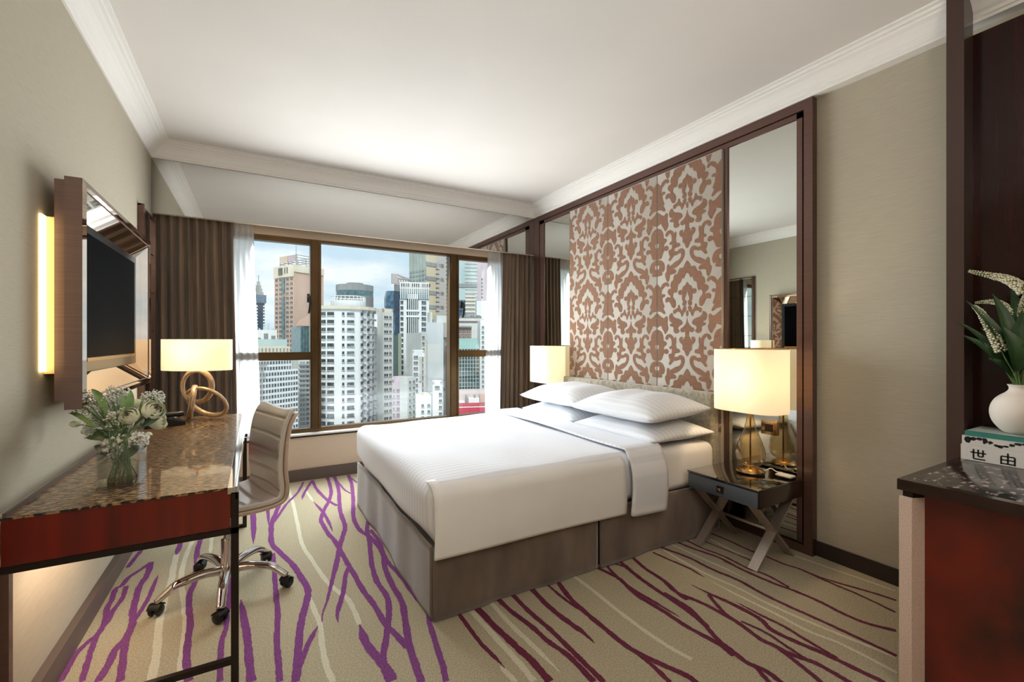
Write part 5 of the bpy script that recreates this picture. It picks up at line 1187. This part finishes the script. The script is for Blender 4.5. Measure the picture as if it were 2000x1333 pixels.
# 10 white framed glass tower
T = Tower('white framed tower with tall dark glass strips in the middle of the view', 130, 781, 551, a=-17, dl=12, ur=838, m=W1)
T.fbox('glass_strip', 1, 0.24, 0.62, zat(745, T.c), zat(574, T.c), 0, 0.3, GG)
for a, b in ((606, 604.5), (609, 606), (620, 616)): pass
T.band(1, vz(T, [609, 620, 662, 672, 704, 712]), 0.55, W1, 0.6, 0.22, 0.66, 'white_beams')
T.ribs(1, lins(0.30, 0.58, 5), 0.22, zat(745, T.c), zat(574, T.c), W1, 0.45)
T.fbox('glass_band', 1, 0.0, 1.0, zat(584, T.c), zat(574.5, T.c), 0, 0.32, TL); T.fbox('glass_band', 1, 0.0, 1.0, zat(572, T.c), zat(564, T.c), 0, 0.3, GY2)
T.ribs(1, lins(0.03, 0.97, 14), 0.25, zat(584, T.c), zat(553, T.c), W1, 0.5, 'top_ribs')
T.win(1, [0.1+0.175*k for k in range(6)], 8, [zat(556.5, T.c)], 6.5, BR)
zz = [591+k*10.6 for k in range(15)]
T.win(1, [0.07], 5.4, vz(T, zz), 6.6, M_cwind); T.win(1, [0.82], 9, vz(T, zz[:6]), 7, M_cwin); T.finish()
# 11 green slab
T = Tower('dark green glass slab between the slender white tower and the white framed tower', 115, 764, 655, a=-15, dl=10, ur=784, m=cmat('green_slab', (96,116,116), (76,96,98), rough=0.3))
T.fbox('side_fin', 1, 0.68, 1.0, GZ0, zat(652, T.c), 0, 0.8, cmat('olive_fin', (150,156,140))); T.finish()
# 12 tall yellow striped tower
T = Tower('tall yellow and green banded tower at the top of the wide pane', 210, 832, 486, a=20, ul=801, ur=866, m=YL)
T.band(1, vz(T, [519+k*28 for k in range(6)]), 1.9, GY2, 0.3); T.ribs(1, [0.86], 6.0, GZ0, zat(492, T.c), cmat('greige', (196,190,184)), 0.3)
T.band(1, vz(T, [524+k*9.3 for k in range(16)]), 0.35, BR, 0.5, 0.55, 0.72, 'balcony_lines')
T.fbox('glass_face', 2, 0, 1, GZ0, T.z1, 0, 0.3, YG); T.band(2, vz(T, [530+k*8.6 for k in range(12)]), 0.9, GY2, 0.5)
OR = cmat('orange_panel', (226,176,104), (208,160,92)); T.win(2, [0.12, 0.31, 0.5, 0.69, 0.88], 12, [zat(514, T.c)], 7, OR); T.ribs(2, lins(0.02, 0.98, 6), 0.5, zat(560, T.c), T.z1, YG, 0.6); T.finish()
T = Tower('pale grey tower with a column of dark balconies left of the right window post', 262, 866, 480, a=4, dl=12, ur=905, m=cmat('warm_grey', (204,196,190), (190,184,180)))
T.win(1, [0.2], 5, vz(T, [556+k*7.4 for k in range(9)]), 3.6, M_cwind); T.win(1, [0.12, 0.22], 4, vz(T, [505+k*8 for k in range(6)]), 3, M_cwin); T.finish()
# 13 striped tower, right pane
T = Tower('tall pale glass tower with fine horizontal bands in the upper right pane', 190, 888, 470, a=-21, dl=12, ur=932, m=PL)
T.band(1, vz(T, [508+k*7.2 for k in range(20)]), 0.6, W2, 0.3, 0.45, 1.0); T.band(1, [zat(561, T.c)], 1.6, GY2, 0.5); T.finish()
T = Tower('pinkish grey tower with one column of small windows beside the banded glass tower', 206, 932, 478, a=-21, dl=12, ur=966, m=PP2)
T.win(1, [0.28], 2.6, vz(T, [546+k*7 for k in range(6)]), 3.5, M_cwind); T.finish()
# 14 blue glass, white bands
T = Tower('stepped blue glass block with pale bands in the upper right pane', 120, 893, 586, a=-21, dl=10, ur=925, m=BL)
T.fbox('stair_tower', 1, 0.5, 1.05, GZ0, zat(573, T.c), 0, 0.8, GY2); T.band(1, vz(T, [581, 588, 595, 603, 611]), 0.5, W3, 1.0, 0.48, 1.1); T.band(1, vz(T, [592, 600, 608]), 0.4, BLd, 0.3, 0, 0.5, 'glass_lines'); T.finish()
T = Tower('plain white slab tower behind the sheer curtain on the right', 138, 931, 588, a=-21, dl=10, ur=985, m=W1); T.finish()
# 15 blank grey wall and narrow block on its left
T = Tower('tall block with a large blank pale grey side wall, right of the white framed tower', 88, 832, 630, a=-19, ul=None, dl=7, ur=866, m=cmat('blank_wall', (206,212,214), (196,203,206)))
mb = MB(); A = T.c+T.e1*5.7+T.e2*5
mb.box(A.x, A.x+5.7, A.y, A.y+5, T.z1, T.z1+4).box(A.x-3.6, A.x-2.6, A.y, A.y+5, T.z1, T.z1+5.6); obj('roof_plant', mb, W2, T.root); T.finish()
T = Tower('old pale block with air conditioners squeezed against the blank grey wall', 86, 822, 650, a=4, ul=None, dl=8, ur=833, m=W2)
T.win(1, [0.45], 4, vz(T, [660+k*12 for k in range(10)]), 6, M_cwin); T.finish()
T = Tower('small white block with paired windows in front of the blank grey wall', 72, 806, 690, a=-17, dl=6, ur=829, m=W1, parapet=0.4)
T.win(1, [0.17, 0.36], 3.4, vz(T, [698+k*11 for k in range(11)]), 5, M_cwind); T.win(1, [0.86], 3, vz(T, [702+k*12.4 for k in range(9)]), 8.5, BR)
T.fbox('balcony', 1, 0.55, 0.72, zat(745, T.c), zat(697, T.c), 0, 0.35, W2); T.finish()
# 16 brown facade
T = Tower('narrow brown grey tower directly left of the right window post', 99, 864, 659, a=-19, dl=4, ur=891, m=BR)
T.band(1, [zat(676, T.c)], 0.8, GY2, 0.2); T.ribs(1, [0.1, 0.2], 0.2, GZ0, T.z1-1.5, GY2, 0.2); T.finish()
# 17 pink apartments
T = Tower('small pinkish apartment block with a flat roof, low in the wide pane', 60, 766, 748, a=-15, ul=None, dl=7, ur=797, m=PP2, parapet=0.35)
T.win(1, [0.10, 0.32, 0.42], 2, vz(T, [763+k*12 for k in range(8)]), 4.4, M_cwind); T.win(1, [0.66, 0.80], 3, vz(T, [763+k*12 for k in range(8)]), 4, M_cwind); T.finish()
T = Tower('white block with slanting rows of windows beside the small pinkish block', 57, 796, 738, a=38, dl=1.2, ur=812, m=W2)
T.win(1, [0.3, 0.75], 5, vz(T, [748+k*12 for k in range(8)]), 5, M_cwind); T.finish()
T = Tower('cluttered white building with few small windows, low beside the right window post', 54, 812, 776, a=-17, dl=2.5, ur=842, m=W1)
T.win(1, [0.45, 0.85], 4.5, vz(T, [793, 805, 817]), 5, M_cwind); mb = MB(); A = T.c+T.e1*2.6+T.e2*2
mb.box(A.x, A.x+1.8, A.y, A.y+3, T.z1, T.z1+0.9).box(A.x+3, A.x+5, A.y, A.y+3, T.z1, T.z1+0.7); obj('roof_plant', mb, W3, T.root); T.finish()
T = Tower('narrow white stair block with one column of square windows', 50.5, 845, 752, a=-19, dl=3, ur=864, m=W1, parapet=0.3)
T.win(1, [0.8], 5, vz(T, [771+k*12.7 for k in range(5)]), 5.5, M_cwind); T.win(1, [0.35, 0.6], 4, [zat(757, T.c)], 5, M_cwind)
T.finish()
# 18 green glass building, right pane
T = Tower('dark glass office block with a pale grid and sloping green roof in the right pane', 58, 890, 682, a=-21, dl=6, ur=936, m=GG)
T.ribs(1, lins(0.02, 0.86, 8), 0.07, GZ0, T.z1, PL, 0.10); T.band(1, vz(T, [682+k*7.4 for k in range(15)]), 0.06, PL, 0.10)
A = T.c-T.e2*0.3; B = T.c+T.e1*T.L1; rz_ = zat(661, T.c)
obj('sloping_roof', MB().add([(A.x, A.y, T.z1), (B.x, B.y, T.z1), (B.x+T.e2.x*10, B.y+T.e2.y*10, rz_), (A.x+T.e2.x*10, A.y+T.e2.y*10, rz_), (B.x+T.e2.x*15, B.y+T.e2.y*15, rz_), (A.x+T.e2.x*15, A.y+T.e2.y*15, rz_)], [(0, 1, 2, 3), (3, 2, 4, 5)]), cmat('green_roof', (150,182,176), (132,166,160)), T.root); T.finish()
T = Tower('brown old rooftop block above the sloping green roof', 72, 893, 640, a=-21, dl=8, ur=921, m=cmat('old_brown', (172,148,132), (148,128,116)))
T.win(1, [0.2, 0.5, 0.8], 5, vz(T, [650, 660]), 4, M_cwin); T.band(1, [T.z1], 0.25, GY2, 0.6); T.finish()
T = Tower('white apartment block with one column of square windows beside the dark glass office block', 65, 938, 626, a=-21, dl=6, ur=975, m=W1)
T.win(1, [0.14, 0.5], 4.4, vz(T, [640+k*9.6 for k in range(15)]), 5, M_cwind); T.finish()
T = Tower('cluttered grey rooftops above the brown old block in the right pane', 95, 893, 622, a=-21, dl=8, ur=945, m=W2)
mb = MB(); rnd = random.Random(4)
for k in range(9): A = T.c+T.e1*(T.L1*k/9)+T.e2*rnd.uniform(1.5, 5); mb.box(A.x, A.x+rnd.uniform(0.8, 2), A.y, A.y+1.6, T.z1, T.z1+rnd.uniform(0.5, 2.4))
obj('roof_plant', mb, MG, T.root); T.band(1, [zat(630, T.c)], 0.3, BR, 0.2); T.finish()
# 19 low pink and red roof deck
T = Tower('low rooftop with a red painted band at the bottom of the right pane', 42, 888, 797, a=-21, dl=3.4, ur=948, m=RD)
obj('parapet', MB().prism([(q.x, q.y) for q in (T.c, T.c+T.e1*T.L1, T.c+T.e1*T.L1+T.e2*0.5, T.c+T.e2*0.5)], T.z1, T.z1+0.13), W1, T.root)
T.finish()
T = Tower('pale pink rooftop sheds with white ducts above the red painted band', 47, 888, 770, a=-21, dl=5, ur=950, m=cmat('pale_pink', (214,200,196), (196,178,176)))
T.fbox('shed', 1, 0.42, 0.75, zat(790, T.c), zat(777, T.c), 0, 1.2, W1); T.fbox('shed', 1, 0.1, 0.3, zat(795, T.c), zat(783, T.c), 0, 1.6, W1); T.fbox('shed', 1, 0.78, 1.0, zat(786, T.c), zat(771, T.c), 0, 0.7, PK)
T.ribs(1, [0.35, 0.62], 0.12, zat(798, T.c), zat(772, T.c), MG, 0.8, 'pipes'); T.finish()
# far filler blocks so no gap shows ground at the horizon
for k, (u0, u1, v, y, m_) in enumerate(((500, 535, 655, 180, W2), (735, 770, 640, 240, GY2), (814, 870, 720, 112, W1), (880, 990, 650, 292, W2))):
    T = Tower(('pale block behind the low blue-white building on the left', 'grey far block behind the slender white tower', 'white block behind the small white block with paired windows', 'hazy pale far block behind the right pane rooftops')[k], y, u0, v, a=0, dl=8, ur=u1, m=m_)
    T.win(1, lins(0.1, 0.9, 6), 4, vz(T, [v+8+k2*8 for k2 in range(6)]), 4, M_cwin); T.finish()
